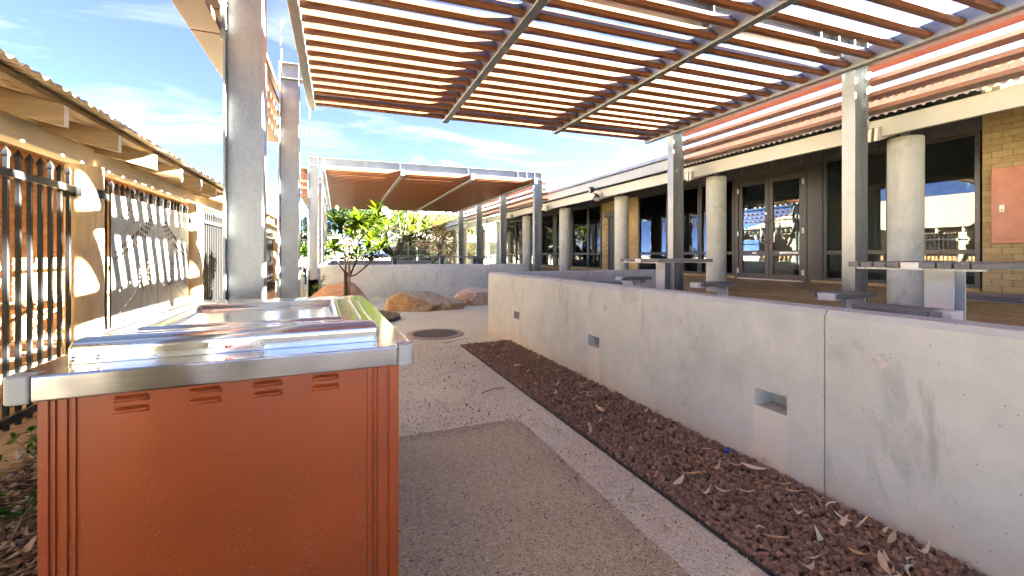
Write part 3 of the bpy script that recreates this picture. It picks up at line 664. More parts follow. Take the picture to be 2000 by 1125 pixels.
def art_panel(y0, w, mirror):
    """grey sheet, laser-cut: the openings are real holes"""
    Ht = 1.52; loops = []
    def sp(pts): loops.append(pts)
    sp([(0,0),(w,0),(w,-Ht),(0,-Ht)])
    placed = []
    def oval(u, v, a, b, ang=0, n=10):
        if not (.03 < u < w-.03 and .04 < v < Ht-.03): return
        ra, rb = (a, b) if abs(ang) < .2 else (max(a, b),)*2
        if any(((u-q[0])/(ra+q[2]+.002))**2+((v-q[1])/(rb+q[3]+.002))**2 < 1.0 for q in placed): return
        placed.append((u, v, ra, rb))
        if mirror: uu = w-u; an = math.pi-ang
        else: uu, an = u, ang
        sp([(uu+a*math.cos(t)*math.cos(an)-b*math.sin(t)*math.sin(an), -v+a*math.cos(t)*math.sin(an)+b*math.sin(t)*math.cos(an)) for t in [2*math.pi*k/n for k in range(n)]])
    def seg(p_, q, k): return (p_[0]+(q[0]-p_[0])*k, p_[1]+(q[1]-p_[1])*k)
    A, B, C_ = (.10,.66), (.66,.45), (1.12,.17)
    rr = random.Random(3)
    for row in range(4):
        for i in range(24):
            tt = (i+(.5 if row % 2 else 0))/24; q = seg(A, B, tt*2) if tt < .5 else seg(B, C_, tt*2-1)
            spread = .056*(1-.38*abs(2*tt-1)); oval(q[0], q[1]+(row-1.5)*spread, .0215, .029*rr.uniform(.88, 1.05)*(1-.3*abs(2*tt-1)), 0)
    def rosette(cu_, cv, rad, rings):
        for k in range(rings):
            r_ = rad*(k+1)/rings; nn = max(4, int(2*math.pi*r_/(.042 if k < rings-1 else .054)))
            for j in range(nn):
                t = 2*math.pi*(j+.5*(k % 2))/nn; s_ = .0135 if k < rings-1 else .0190
                oval(cu_+r_*math.cos(t)*.9, cv+r_*math.sin(t), s_*1.25, s_*.75, -t)
        oval(cu_, cv, .007, .007)
    rosette(.81, .86, .185, 4); rosette(.47, .19, .095, 2)
    def trail(pts, r_):
        for p_, q in zip(pts, pts[1:]):
            L = math.dist(p_, q); k = max(1, int(L/(r_*3.9)))
            for i in range(k): z_ = seg(p_, q, i/k); oval(z_[0], z_[1], r_*1.25, r_*1.5)
    trail([(.38,.2),(.26,.24),(.1,.17)], .006); trail([(.41,.28),(.33,.38),(.1,.44)], .0045); trail([(.45,.3),(.43,.45)], .0075); trail([(.56,.13),(.63,.2),(.66,.38)], .0075)
    trail([(.73,.56),(.79,.66)], .008); trail([(1.1,.33),(1.06,.55),(.98,.76)], .0075); trail([(.36,.66),(.46,.75),(.62,.8)], .0055); trail([(.62,.92),(.4,.96),(.22,1.0),(.09,1.1)], .0095)
    trail([(.68,1.0),(.48,1.12),(.07,1.32)], .0045); trail([(.77,1.06),(.7,1.3)], .0085); trail([(.88,1.06),(.93,1.3)], .005); trail([(.98,.95),(1.08,1.17)], .008)
    for i in range(14): oval(.12+i*.073, 1.37+.012*math.sin(i*2.1), .020, .046*rr.uniform(.75,1.05), rr.uniform(-.15,.15), 12)
    V2, E2, cen = [], [], []
    for lp_ in loops:
        o_ = len(V2); n_ = len(lp_); V2 += [Vector(q) for q in lp_]; E2 += [(o_+i, o_+(i+1) % n_) for i in range(n_)]
    vo, eo, fo, *_ = delaunay_2d_cdt(V2, E2, [], 0, 1e-5)
    bx = [(min(x for x, y in l), max(x for x, y in l), min(y for x, y in l), max(y for x, y in l), l) for l in loops[1:]]
    def inside(x, y):
        for x0, x1, y0_, y1, l in bx:
            if x0 < x < x1 and y0_ < y < y1:
                c_ = False
                for i in range(len(l)):
                    (ax, ay), (bx_, by) = l[i-1], l[i]
                    if (ay > y) != (by > y) and x < (bx_-ax)*(y-ay)/(by-ay)+ax: c_ = not c_
                if c_: return True
        return False
    keep_ = [f for f in fo if not inside(sum(vo[i].x for i in f)/3, sum(vo[i].y for i in f)/3)]
    n_ = len(vo); mb2 = MB(); mb2.add([(q.x, q.y, .0015) for q in vo]+[(q.x, q.y, -.0015) for q in vo], [tuple(f) for f in keep_]+[tuple(i+n_ for i in f[::-1]) for f in keep_])
    for lp_ in loops: k_ = len(lp_); mb2.add([(x, y, .0015) for x, y in lp_]+[(x, y, -.0015) for x, y in lp_], [(i, k_+i, k_+(i+1) % k_, (i+1) % k_) for i in range(k_)])
    me = mb2.mesh('art_panel')
    me.transform(Matrix(((0,0,1,0),(1,0,0,0),(0,1,0,0),(0,0,0,1))))
    o = link('art_panel', me, PANEL, fa, Vector((-2.195, y0, 1.99))-wloc(fa))
    for u in (.08, w/3, 2*w/3, w-.08):
        for v in (.05, 1.46): m_ = MB(); m_.lathe([(.011,0),(.009,.006),(.003,.009)], 10); bo = build(m_, 'bolt', GALV, o, local=True); bo.rotation_euler = (0, R(90), 0); bo.location = (.002, u, -v)
    return o
art_panel(5.72, 1.235, False)['label'] = 'perforated grey art panel nearer the camera'; art_panel(6.975, 1.22, True)['label'] = 'perforated grey art panel farther from the camera'
# ================================================================== RIGHT VERANDAH BUILDING
XF = 9.7
rb = empty('verandah_building', (XF, 3.63, TZ)); tag(rb, 'long building with dark windows, concrete verandah columns and pale corrugated roof on the right', 'building')
COLY = [3.66+3.38*k for k in range(-2, 8)]
RS = .29
for i, y in enumerate(COLY):
    m_ = MB(); m_.lathe([(.205,0),(.205,.02),(.203,1.2),(.205,2.47),(.20,2.49)], 32, (7.65, y, TZ-.005)); c = build(m_, 'column', COLM, rb, smooth=True, angle=40)
    m_ = MB(); m_.box(7.63, 7.67, y-.05, y+.05, 3.04, 3.16); build(m_, 'steel_stub', GALV, c)
    m_ = MB(); f = lambda x: 2.915+RS*(x-6.86)
    for dy in (-.062, .018): m_.prism([(6.86,f(6.86)),(9.69,f(9.69)),(9.69,f(9.69)+.19),(6.89,f(6.89)+.185)], y+dy, y+dy+.044, 'y')
    r_ = build(m_, 'rafter', GREYP, rb, bevel=.004)
    m_ = MB(); m_.prism([(6.857,f(6.86)+.01),(6.862,f(6.86)+.01),(6.887,f(6.887)+.18),(6.882,f(6.887)+.18)], y-.06, y-.02, 'y'); m_.prism([(6.857,f(6.86)+.01),(6.862,f(6.86)+.01),(6.887,f(6.887)+.18),(6.882,f(6.887)+.18)], y+.02, y+.06, 'y'); build(m_, 'rafter_end', RAFTW, r_)
    m_ = MB()
    for yy in (-.05, .05):
        for zz in (3.12, 3.2): m_.lathe([(.012,0),(.012,.006)], 8, (0,0,0)); 
    V0 = m_.v; m_.v = []
    for q, (yy, zz) in enumerate(((-.05,3.12),(.05,3.12),(-.05,3.2),(.05,3.2))): m_.v += [(6.948-v[2], y+yy+v[0]+.12, zz+v[1]) for v in V0[q*16:(q+1)*16]]
    tag(build(m_, 'fascia_bolt', GALV, rb), kind='stuff')
m_ = MB(); m_.box(6.95, 7.02, -18, 30.2, 2.985, 3.225); build(m_, 'fascia_beam', CREAM, rb, bevel=.006)
m_ = corrugated(-18, 30.2, [(6.82,3.252),(7.26,3.60)], .1, .02); build(m_, 'lower_roof_sheet', ROOFR, rb, smooth=True)
m_ = corrugated(-18, 30.2, [(7.22,3.64),(8.4,4.15),(13,4.6),(18,4.2)], .1, .014); build(m_, 'upper_roof_sheet', ROOFR, rb, smooth=True)
sc = MB()
for y in np.arange(-5.9, 30, .2): sc.box(7.17, 7.19, y-.006, y+.006, 3.575, 3.60)
tag(build(sc, 'roof_screw', GALV, rb), kind='stuff')
m_ = MB(); m_.add([(7.03,-18,3.20),(9.9,-18,3.20+RS*2.87),(9.9,30.2,3.20+RS*2.87),(7.03,30.2,3.20)], [(3,2,1,0)]); build(m_, 'verandah_lining', LINING, rb)
m_ = MB(); m_.box(7.1, 9.7, 30.1, 30.2, 3.2, 3.6); build(m_, 'end_fascia', CREAM, rb)
m_ = MB(); m_.box(XF+.0, XF+.12, 3.63, 25.4, 3.39, 4.06)
build(m_, 'upper_wall', DARKCL, rb)
rib = MB()
for y in np.arange(3.7, 25.3, .14): rib.box(XF-.018, XF-.002, y, y+.05, 3.40, 4.0)
tag(build(rib, 'cladding_rib', DARKCL, rb), kind='stuff')
for x, y in ((9.0, 27.4), (7.65, 29.6)): m_ = MB(); m_.lathe([(.2,0),(.2,2.49)], 24, (x, y, TZ)); build(m_, 'column', COLM, rb, smooth=True, angle=40)
# brick piers, brick by brick
def brick_pier(y0, y1, z0, z1, name='brick_wall', skip=None):
    m_ = MB(); m_.box(XF+.012, XF+.23, y0, y1, z0-.1, z1); wl_ = build(m_, name, MORTAR, rb); k = 0; far = MB(); n_ = 0
    z = z0
    while z < z1-.05:
        y = y1-(.115 if k % 2 else 0)
        if k % 2: seg_ = [(y+.008, y1)]
        else: seg_ = []
        while y > y0+.02: seg_.append((max(y-.222, y0), y)); y -= .23
        for a, b_ in seg_:
            if skip and skip(a, b_, z): continue
            if n_ < 300 and a > .9:
                mm = MB(); d = random.uniform(-.003, .003); mm.box(XF+d, XF+.05, a, b_, z, z+.092); bo = build(mm, 'brick', YBRICK, wl_); n_ += 1
            else: far.box(XF, XF+.05, a, b_, z, z+.092)
        z += .102; k += 1
    if far.v: tag(build(far, 'brick_field', YBRICK, wl_), kind='stuff')
    return wl_
m_ = MB(); m_.box(XF+.01, XF+.23, -18, -4.01, .5, 3.9); build(m_, 'rear_wall', YBRICK, rb)
brick_pier(-4, 3.62, .76, 3.9)
brick_pier(12.28, 14.5, .76, 3.38, 'brick_pier', lambda a, b_, z: b_ > 13.0 and a < 14.0 and z < 2.85)
pl = MB(); n_ = 0
for seg_ in ((3.64, 6.43), (8.32, 12.26), (14.54, 25.2)):
    y = seg_[0]
    while y < seg_[1]-.1: pl.box(XF-.03, XF+.1, y, min(y+.1, seg_[1]), .70, .80); y += .108
tag(build(pl, 'brick_sill', YBRICK, rb), kind='stuff')
m_ = MB(); z = .76
while z < 2.86:
    m_.prism([(XF+.0,z),(XF-.012,z+.02),(XF-.012,z+.05),(XF+.0,z+.068)], 13.04, 13.98, 'y'); z += .07
sh = build(m_, 'roller_shutter', SHUT, rb)
m_ = MB(); m_.box(XF-.16, XF-.002, 12.95, 14.1, 2.80, 3.0); build(m_, 'shutter_box', SHUT, sh, bevel=.02)
for y0, y1 in ((13.0, 13.04), (13.98, 14.03)): m_ = MB(); m_.box(XF-.04, XF-.001, y0, y1, .76, 2.8); build(m_, 'guide_rail', SHUT, sh)
def window(y0, y1, z0=.80, z1=3.38, trans=1.36, fw=.065):
    m_ = MB(); a, b_ = XF-.02, XF+.09
    m_.box(a,b_,y0,y0+fw,z0,z1); m_.box(a,b_,y1-fw,y1,z0,z1); m_.box(a,b_,y0+fw+.0005,y1-fw-.0005,z1-fw,z1); m_.box(a,b_,y0+fw+.0005,y1-fw-.0005,z0,z0+fw); m_.box(a+.008,b_,y0+fw+.0005,y1-fw-.0005,trans,trans+.085)
    f_ = build(m_, 'window', FRAME, rb, bevel=.004)
    for c_, d in ((z0+fw, trans), (trans+.085, z1-fw)):
        m_ = MB(); m_.box(XF+.03, XF+.038, y0+fw-.005, y1-fw+.005, c_-.005, d+.005); build(m_, 'pane', GLASS, f_)
    return f_
for a, b_ in ((3.64,4.86),(4.875,6.08),(8.33,9.5),(9.515,10.8),(10.815,12.26),(14.54,15.5),(15.515,16.85),(16.865,18.35),(18.6,19.95),(19.965,21.7),(21.715,23.4),(23.415,25.3)): window(a, b_)
for y0, y1 in ((18.37, 18.58), (6.1, 6.42)): m_ = MB(); m_.box(XF-.015, XF+.1, y0, y1, .76, 3.38); build(m_, 'infill_panel', FRAME, rb)
for bx_ in ((6.43, 6.5, .75, 3.38), (8.2, 8.31, .75, 3.38), (6.501, 8.199, 3.24, 3.38)): m_ = MB(); m_.box(XF-.03, XF+.1, *bx_); build(m_, 'door_frame', FRAME, rb, bevel=.004)
m_ = MB(); m_.box(XF-.06, XF+.1, 6.5, 8.2, .735, .765); build(m_, 'threshold', LGREY, rb)
for y0, y1, hs in ((6.51, 7.345, 1), (7.355, 8.19, -1)):
    m_ = MB(); a, b_ = XF-.01, XF+.04
    m_.box(a,b_,y0,y0+.1,.77,3.23); m_.box(a,b_,y1-.1,y1,.77,3.23); m_.box(a,b_,y0+.1005,y1-.1005,3.1,3.23); m_.box(a,b_,y0+.1005,y1-.1005,.77,.90); m_.box(a,b_,y0+.1005,y1-.1005,1.33,1.46)
    d = build(m_, 'door', FRAME, rb, bevel=.004)
    for c_, e_ in ((.90, 1.33), (1.46, 3.1)): m_ = MB(); m_.box(XF+.012, XF+.02, y0+.095, y1-.095, c_-.005, e_+.005); build(m_, 'pane', GLASS, d)
    yy = y1-.05 if hs == 1 else y0+.05; w_ = .14 if hs == 1 else .1
    m_ = MB(); m_.tube([(XF-.01,yy,1.66),(XF-.07,yy,1.66),(XF-.075,yy-hs*.0,1.66),(XF-.075,yy-hs*w_,1.665),(XF-.075,yy-hs*w_,2.12),(XF-.075,yy,2.13),(XF-.07,yy,2.13),(XF-.01,yy,2.13)], .017, 10); build(m_, 'handle', STEEL, d, smooth=True)
    yh = y0-.005 if hs == 1 else y1+.005
    for z in (.95, 1.9, 3.0): hm = MB(); hm.box(XF-.045, XF-.031, yh-.02, yh+.02, z-.06, z+.06); build(hm, 'hinge', LGREY, d)
    m_ = MB()
    if hs == 1: m_.box(XF-.014, XF-.0105, 6.62, 7.08, 1.375, 1.425)
    else: m_.box(XF-.014, XF-.0105, 7.68, 7.80, 1.38, 1.42)
    build(m_, 'door_sticker', WHITE, d)
m_ = MB(); m_.lathe([(.03,0),(.03,.012),(.02,.02)], 14, (0,0,0)); m_.v = [(XF-.011-v[2], 7.41+v[0], 2.36+v[1]) for v in m_.v]; build(m_, 'lock_cylinder', STEEL, rb)
# interior seen through the glass
m_ = MB(); m_.box(XF+.13, 19, 3.6, 25.4, .70, .745); build(m_, 'interior_floor', HALLF, rb)
m_ = MB(); m_.box(17, 17.1, 3.6, 25.4, .745, 4.1); m_.box(XF+.24, 17, 3.5, 3.6, .745, 4.1); build(m_, 'interior_wall', HALLW, rb)
m_ = MB(); m_.box(XF+.13, 17, 3.6, 25.4, 3.75, 3.8); build(m_, 'interior_ceiling', HALLW, rb)
m_ = MB(); m_.box(11.2, 11.5, 11.0, 14.5, .745, 3.75); build(m_, 'interior_partition', HALLW, rb)
m_ = MB(); m_.box(XF+.13, XF+.3, 25.2, 25.4, .745, 4.0); build(m_, 'corner_post', FRAME, rb)
# things fixed to the building
rc = empty('hose_reel_cabinet', (XF, 2.9, 1.3)); tag(rc, 'faded red metal cabinet with white latch on the buff brick wall', 'cabinet')
m_ = MB(); m_.box(XF-.21, XF-.006, 2.4, 3.44, 1.53, 2.70); build(m_, 'case', REDBOX, rc, bevel=.006)
m_ = MB(); m_.box(XF-.226, XF-.2105, 2.45, 3.385, 1.585, 2.645); dd = build(m_, 'door', REDBOX, rc, bevel=.004)
m_ = MB(); m_.box(XF-.234, XF-.2265, 3.29, 3.345, 2.01, 2.12); lt = build(m_, 'latch', WHITE, dd, bevel=.003)
m_ = MB(); m_.box(XF-.237, XF-.2345, 3.31, 3.325, 2.03, 2.05); build(m_, 'keyhole', BLACKP, lt)
m_ = MB(); m_.box(XF-.229, XF-.2262, 2.85, 3.08, 2.40, 2.47); build(m_, 'worn_label', simple('worn_label_paper', (.55,.42,.36), .7), dd)
fl = empty('flood_light', (6.86, 10.38, 3.1)); tag(fl, 'black spotlight pair on a bracket at a verandah rafter end', 'light')
m_ = MB(); m_.tube([(6.86,10.38,3.02),(6.78,10.38,3.06),(6.70,10.44,3.10)], .022, 8); build(m_, 'bracket', LAMPG, fl, smooth=True)
for (p_, d) in (((6.66,10.47,3.2), (-.85,.25,-.2)), ((6.72,10.3,2.96), (-.35,-.45,-.8))):
    a = Vector(p_); d = Vector(d).normalized(); m_ = MB(); m_.tube([a-d*.09, a-d*.05, a+d*.03, a+d*.06], [.04,.075,.095,.095], 16); h_ = build(m_, 'lamp_head', LAMPG, fl, smooth=True, angle=40)
    m_ = MB(); m_.tube([a+d*.055, a+d*.063], [.08,.08], 16); build(m_, 'lens', GREYCAP, h_)
ds = MB(); ds.lathe([(.15,0),(.15,-.05),(.13,-.1),(.07,-.14),(0.01,-.15)], 20, (9.0, 11.0, 3.66)); tag(build(ds, 'dome_light', WHITE, smooth=True, angle=50), 'white round dome light under the verandah roof', 'light')
# office chairs behind the far panes
def chair(x, y, rz, label):
    r_ = empty('office_chair', (x, y, .745), rz); tag(r_, label, 'chair', 'chairs inside the building')
    m_ = MB(); m_.box(-.24,.24,-.24,.24,.43,.50); build(m_, 'seat', BLACKP, r_, local=True, bevel=.03)
    m_ = MB(); m_.box(-.23,.23,.2,.27,.55,1.02); build(m_, 'backrest', BLACKP, r_, local=True, bevel=.03)
    m_ = MB(); m_.tube([(0,0,.08),(0,0,.43)], .03, 8)
    for k in range(5): t_ = 2*math.pi*k/5; m_.bar((0,0,.09),(.28*math.cos(t_),.28*math.sin(t_),.05),.04,.03)
    build(m_, 'base', LGREY, r_, local=True)
chair(11.0, 17.6, .4, 'dark office chair behind the glass, nearest the brick pier'); chair(11.4, 18.9, 2.2, 'dark office chair behind the glass, middle of the three'); chair(11.1, 20.6, 1.2, 'dark office chair behind the glass, farthest from the brick pier')

# ================================================================== PICNIC TABLES AND STOOLS
def picnic_table(x, y, label, L=.92, W=.8):
    r_ = empty('picnic_table', (x, y, TZ)); tag(r_, label, 'table', 'picnic tables on the terraces'); n = 8; g_ = .012; pw = .105; sw = (W-pw-8*g_)/8; yy = -W/2
    for k in range(9):
        if k == 4:
            m_ = MB(); m_.box(-L/2-.004, L/2+.004, yy, yy+pw, .685, .738); build(m_, 'centre_channel', LGREY, r_, local=True, bevel=.004); yy += pw+g_
        else:
            m_ = MB(); m_.box(-L/2, L/2, yy, yy+sw, .697, .737); build(m_, 'slat', DGREY, r_, local=True, bevel=.004); yy += sw+g_
    for sx in (-1, 1): m_ = MB(); m_.box(sx*L*.43-.03, sx*L*.43+.03, -W/2+.04, W/2-.04, .682, .6955); build(m_, 'cross_bearer', LGREY, r_, local=True)
    m_ = MB(); m_.box(-.085,-.073,-.085,.085,0,.682); build(m_, 'leg_plate', LGREY, r_, local=True); m_ = MB(); m_.box(.073,.085,-.085,.085,0,.682); build(m_, 'leg_plate', LGREY, r_, local=True)
    m_ = MB(); m_.box(-.072,.072,-.03,-.02,0,.68); m_.box(-.072,.072,.02,.03,0,.68); build(m_, 'leg_web', DGREY, r_, local=True)
    m_ = MB(); m_.box(-.14,.14,-.14,.14,0,.012); build(m_, 'foot_plate', GALV, r_, local=True)
    return r_
def stool(x, y, rz, label):
    r_ = empty('stool', (x, y, TZ), rz); tag(r_, label, 'stool', 'half-round stools round the picnic tables'); R_ = .25
    for k in range(4):      # half-round seat from four boards
        a, b_ = -.17+.088*k, -.17+.088*k+.08
        def hw(v): return math.sqrt(max(.0009, R_*R_-max(0, v+.05)**2))
        pts = [(-hw(a), a)]+[(-hw(a+(b_-a)*j/4), a+(b_-a)*j/4) for j in range(1, 5)]+[(hw(b_-(b_-a)*j/4), b_-(b_-a)*j/4) for j in range(5)]
        m_ = MB(); m_.prism(pts[::-1], .412, .452, 'z'); build(m_, 'seat_board', DGREY, r_, local=True, bevel=.003)
    m_ = MB(); m_.box(-.285,-.20,-.11,.02,.395,.456); build(m_, 'seat_bracket', LGREY, r_, local=True, bevel=.004)
    m_ = MB(); m_.box(-.2,.21,-.07,.05,.395,.4105); build(m_, 'seat_bearer', LGREY, r_, local=True)
    m_ = MB(); m_.box(.205,.225,-.08,.07,0,.41); build(m_, 'leg_plate', LGREY, r_, local=True)
    m_ = MB(); m_.box(.12,.26,-.1,.1,0,.012); build(m_, 'foot_plate', GALV, r_, local=True)
    return r_
picnic_table(4.25, 1.79, 'grey slatted picnic table nearest the camera, cropped by the right edge')
picnic_table(4.22, 4.76, 'grey slatted picnic table beside the middle steel post, behind the long wall')
stool(4.22, 2.50, 0, 'half-round grey stool behind the nearest picnic table'); stool(3.36, 1.66, R(90), 'half-round grey stool between the nearest table and the long wall'); stool(5.15, 1.85, R(-90), 'half-round grey stool on the doorway side of the nearest table')
stool(4.22, 5.50, 0, 'half-round grey stool at the far side of the middle picnic table'); stool(3.36, 4.78, R(90), 'half-round grey stool half hidden by the wall beside the middle table'); stool(4.25, 4.02, 0, 'half-round grey stool in front of the middle picnic table')
for x, y, l in ((1.95, 16.5, 'grey picnic table behind the young frangipani on the far terrace'), (3.9, 17.3, 'middle picnic table of three on the far terrace'), (5.0, 16.4, 'right-hand picnic table on the far terrace, beside steel posts')):
    picnic_table(x, y, l, 1.5 if x < 3 else 1.2)
stool(2.0, 15.7, 0, 'stool in front of the far table behind the frangipani'); stool(3.2, 17.0, R(90), 'stool at the left of the middle far table'); stool(4.2, 16.4, R(60), 'stool between the middle and right-hand far tables')

# ================================================================== BARBECUE
BR = R(2)
bq = empty('barbecue', (-.27, 1.4915, 0), BR); tag(bq, 'rust red electric barbecue cabinet with stainless steel bench and sunken hotplate in the foreground', 'barbecue')
def L(mb, name, m, parent=None, **k): return build(mb, name, m, parent or bq, local=True, **k)
# bench top: folded sheet with rounded edges, corner caps
m_ = MB(); m_.box(-.512+.05, .512-.05, 0, .06, .97, 1.04); m_.box(-.512, .512, .055, 1.945, .97, 1.04) if False else None
m_ = MB(); pts = [(-.512,.055),(-.46,.055),(-.46,0),(.46,0),(.46,.055),(.512,.055),(.512,1.945),(.46,1.945),(.46,2.0),(-.46,2.0),(-.46,1.945),(-.512,1.945)]
m_.prism(pts, .972, 1.04, 'z'); L(m_, 'bench_top', STEEL, bevel=.006, seg=3)
for sx in (-1, 1):
    for y0, y1, ro in ((-.003, .054, 0), (1.946, 2.003, 1)):
        x0, x1 = (.461, .515) if sx > 0 else (-.515, -.461); r0 = .022
        cx = x1-r0 if sx > 0 else x0+r0; cy = y0+r0 if ro == 0 else y1-r0
        arc = [(cx+r0*math.cos(R(t)), cy+r0*math.sin(R(t))) for t in {(1,0):range(-90,1,15),(1,1):range(0,91,15),(-1,1):range(90,181,15),(-1,0):range(180,271,15)}[(sx,ro)]]
        oth = {(1,0):[(x1,y1),(x0,y1),(x0,y0)],(1,1):[(x0,y1),(x0,y0),(x1,y0)],(-1,1):[(x0,y0),(x1,y0),(x1,y1)],(-1,0):[(x1,y0),(x1,y1),(x0,y1)]}[(sx,ro)]
        m_ = MB(); m_.prism(arc+oth, .969, 1.0425, 'z'); L(m_, 'corner_cap', GREYCAP, bevel=.006, seg=3)
# cabinet
FY, X0, X1 = .052, -.468, .47
m_ = MB(); m_.box(X0+.005, X1-.005, FY+.012, 1.94, .05, .971); cab = L(m_, 'cabinet', RUSTBOX)
def cpost(x0, x1, gro):
    pts = [(x0, .2), (x0, FY)]
    for g0 in gro: pts += [(g0-.0075, FY), (g0-.006, FY+.006), (g0-.001, FY+.006), (g0+.0005, FY)]
    pts += [(x1, FY), (x1, .2)]
    m_ = MB(); m_.prism(pts[::-1], .05, .9705, 'z'); return L(m_, 'corner_post', RUSTBOX)
cpost(X0, -.392, (-.440, -.426, -.402)); cpost(.365, X1, (.385, .399, .437))
m_ = MB(); m_.box(-.3915, .3645, FY+.006, FY+.0115, .05, .9702); fp = L(m_, 'front_panel', RUSTBOX)
VP = (-.273, -.099, .065, .233); VW = .042
for vx in VP:
    for vz in (.944, .912):
        m_ = MB(); nx, nz = 14, 6; hh = .010
        vs = []
        for j in range(nz+1):
            v = j/nz; zz = vz-hh+2*hh*v; prof_ = math.sin(math.pi*min(1, v*1.15))**.7 if v < .87 else 0
            for i in range(nx+1):
                u = -1+2*i/nx; xx = vx+u*VW; endf = (1-abs(u)**6)**.5; shrink = 1-(.14*abs(v-.2))
                vs.append((vx+u*VW*shrink, FY+.0058-.013*max(0, prof_)*endf, zz))
        m_.add(vs, [(j*(nx+1)+i, j*(nx+1)+i+1, (j+1)*(nx+1)+i+1, (j+1)*(nx+1)+i) for j in range(nz) for i in range(nx)])
        L(m_, 'vent_louvre', RUSTBOX, fp, smooth=True)
# raised hob with hotplate
def arc_(ci, cz, r, t0, t1, n): return [(ci-r*math.cos(R(t0+(t1-t0)*j/n)), cz+r*math.sin(R(t0+(t1-t0)*j/n))) for j in range(n+1)]
bull = [(0,1.041),(0,1.0415),(0,1.076),(0,1.0775)]+arc_(.034, 1.0785, .034, 0, 90, 10)[1:]+[(.0345,1.1125),(.052,1.1125),(.0525,1.1124),(.0535,1.1115),(.054,1.1105),(.0542,1.1065),(.0546,1.106),(.0555,1.1058),(.062,1.1058)]
m_ = MB(); ring_stack(m_, -.435, .41, .112, 1.04, .012, bull, False); hob = L(m_, 'hob_surround', STEEL, smooth=True, angle=30)
plate = [(.0605,1.104),(.061,1.1085),(.062,1.1105),(.064,1.112),(.0665,1.1128),(.067,1.1128),(.116,1.1135),(.1165,1.1135)]+[(.131-.0125*math.cos(R(15*j)), 1.1135+.0065*math.sin(R(15*j))) for j in range(13)]+[(.145,1.113),(.1455,1.1115),(.152,1.0985),(.1525,1.0978),(.154,1.0965),(.157,1.0958),(.158,1.0958)]
m_ = MB(); ring_stack(m_, -.435, .41, .112, 1.04, .06, plate, True, 8); L(m_, 'hotplate', STEEL, smooth=True, angle=30)
m_ = MB(); ring_stack(m_, -.395, .37, 1.18, 1.9, .02, [(0,1.0405),(.002,1.046),(.008,1.048)], True); L(m_, 'lid_plate', STEEL, smooth=True, angle=60)
def dome(parent, x, z, y=.112, r=.008):
    m_ = MB(); m_.lathe([(r,0),(r*.95,.002),(r*.6,.0045),(r*.15,.0055)], 14); m_.v = [(x+a, y-c_, z+b_) for a, b_, c_ in m_.v]; m_.f = [f[::-1] for f in m_.f]; L(m_, 'rivet', STEEL, parent, smooth=True)
dome(hob, -.421, 1.056); dome(hob, -.365, 1.057); dome(hob, .395, 1.054, r=.006)
m_ = MB(); m_.prism([(x, z) for x, z in rrect(-.100, .050, 1.0445, 1.0755, .003, 3)], .1095, .1119, 'y'); lab = L(m_, 'instruction_plate', WHITE, hob)
for sx in (-.090, .041): dome(lab, sx, 1.060, .1094, .0048)
m_ = MB(); m_.bar((-.055,.1092,1.053),(-.042,.1092,1.067),.0026,.0006,(0,1,0)); m_.bar((-.055,.1088,1.067),(-.042,.1088,1.053),.0026,.0006,(0,1,0))
pts = [(-.038,1.0555),(-.034,1.0555),(-.031,1.0515),(-.011,1.0515)]
for q in (pts, [(-.009,1.0515),(.010,1.0515),(.013,1.0555),(.018,1.0565)]):
    for a, b_ in zip(q, q[1:]): m_.bar((a[0],.1093,a[1]),(b_[0],.1093,b_[1]),.0017,.0005,(0,1,0))
for k in range(13): x = -.029+.0032*k; m_.bar((x,.1093,1.0545),(x+.0009,.1093,1.0605),.0005,.0004,(0,1,0))
L(m_, 'warning_print', REDINK, lab)
m_ = MB(); m_.prism([(-.059,1.057),(-.059,1.063),(-.052,1.0645),(-.046,1.0625),(-.042,1.0635),(-.035,1.0670),(-.033,1.0655),(-.039,1.0615),(-.034,1.0600),(-.035,1.0590),(-.042,1.0585),(-.046,1.0580),(-.052,1.0560)], .10905, .1094, 'y'); L(m_, 'hand_print', BLKINK, lab)

# ================================================================== ROCKS, MANHOLE, SMALL GROUND THINGS
import bmesh
def rock(loc, size, lobes, m, label, seed, rz=0, sub=5):
    bm = bmesh.new(); bmesh.ops.create_icosphere(bm, subdivisions=sub, radius=1)
    o3 = Vector((seed*3.1, seed*1.7, seed)); q_ = random.Random(seed); facets = [((q_.gauss(0,1), q_.gauss(0,1), q_.gauss(.2,.7)), q_.uniform(.80,.98)) for _ in range(16)]
    for v in bm.verts:
        d = v.co.normalized(); r_ = 1
        r_ += .30*(noise.noise(d*1.1+o3))+.16*noise.noise(d*2.3+o3)
        r_ += .11*abs(noise.noise(d*4+o3))-.05+.05*noise.noise(d*9+o3)+.03*noise.noise(d*19+o3)
        for (dx, dy, dz), cut in lobes+facets:      # flat broken faces
            n_ = Vector((dx, dy, dz)).normalized(); h_ = d.dot(n_)*r_
            if h_ > cut: r_ *= (cut+.16*(h_-cut)+.025*noise.noise(d*12+o3))/h_
        p_ = d*r_; p_.x *= size[0]; p_.y *= size[1]; p_.z *= size[2]; p_.z = max(p_.z, -.25*size[2]+.0*p_.x); v.co = p_
    zmin = min(v.co.z for v in bm.verts)
    for v in bm.verts: v.co.z -= zmin+.0
    me = bpy.data.meshes.new('rock'); bm.to_mesh(me); bm.free(); me.polygons.foreach_set('use_smooth', [True]*len(me.polygons)); me.set_sharp_from_angle(angle=R(38))
    o = link('rock', me, m, None, loc); o.rotation_euler.z = rz; tag(o, label, 'rock', 'landscape boulders'); return o
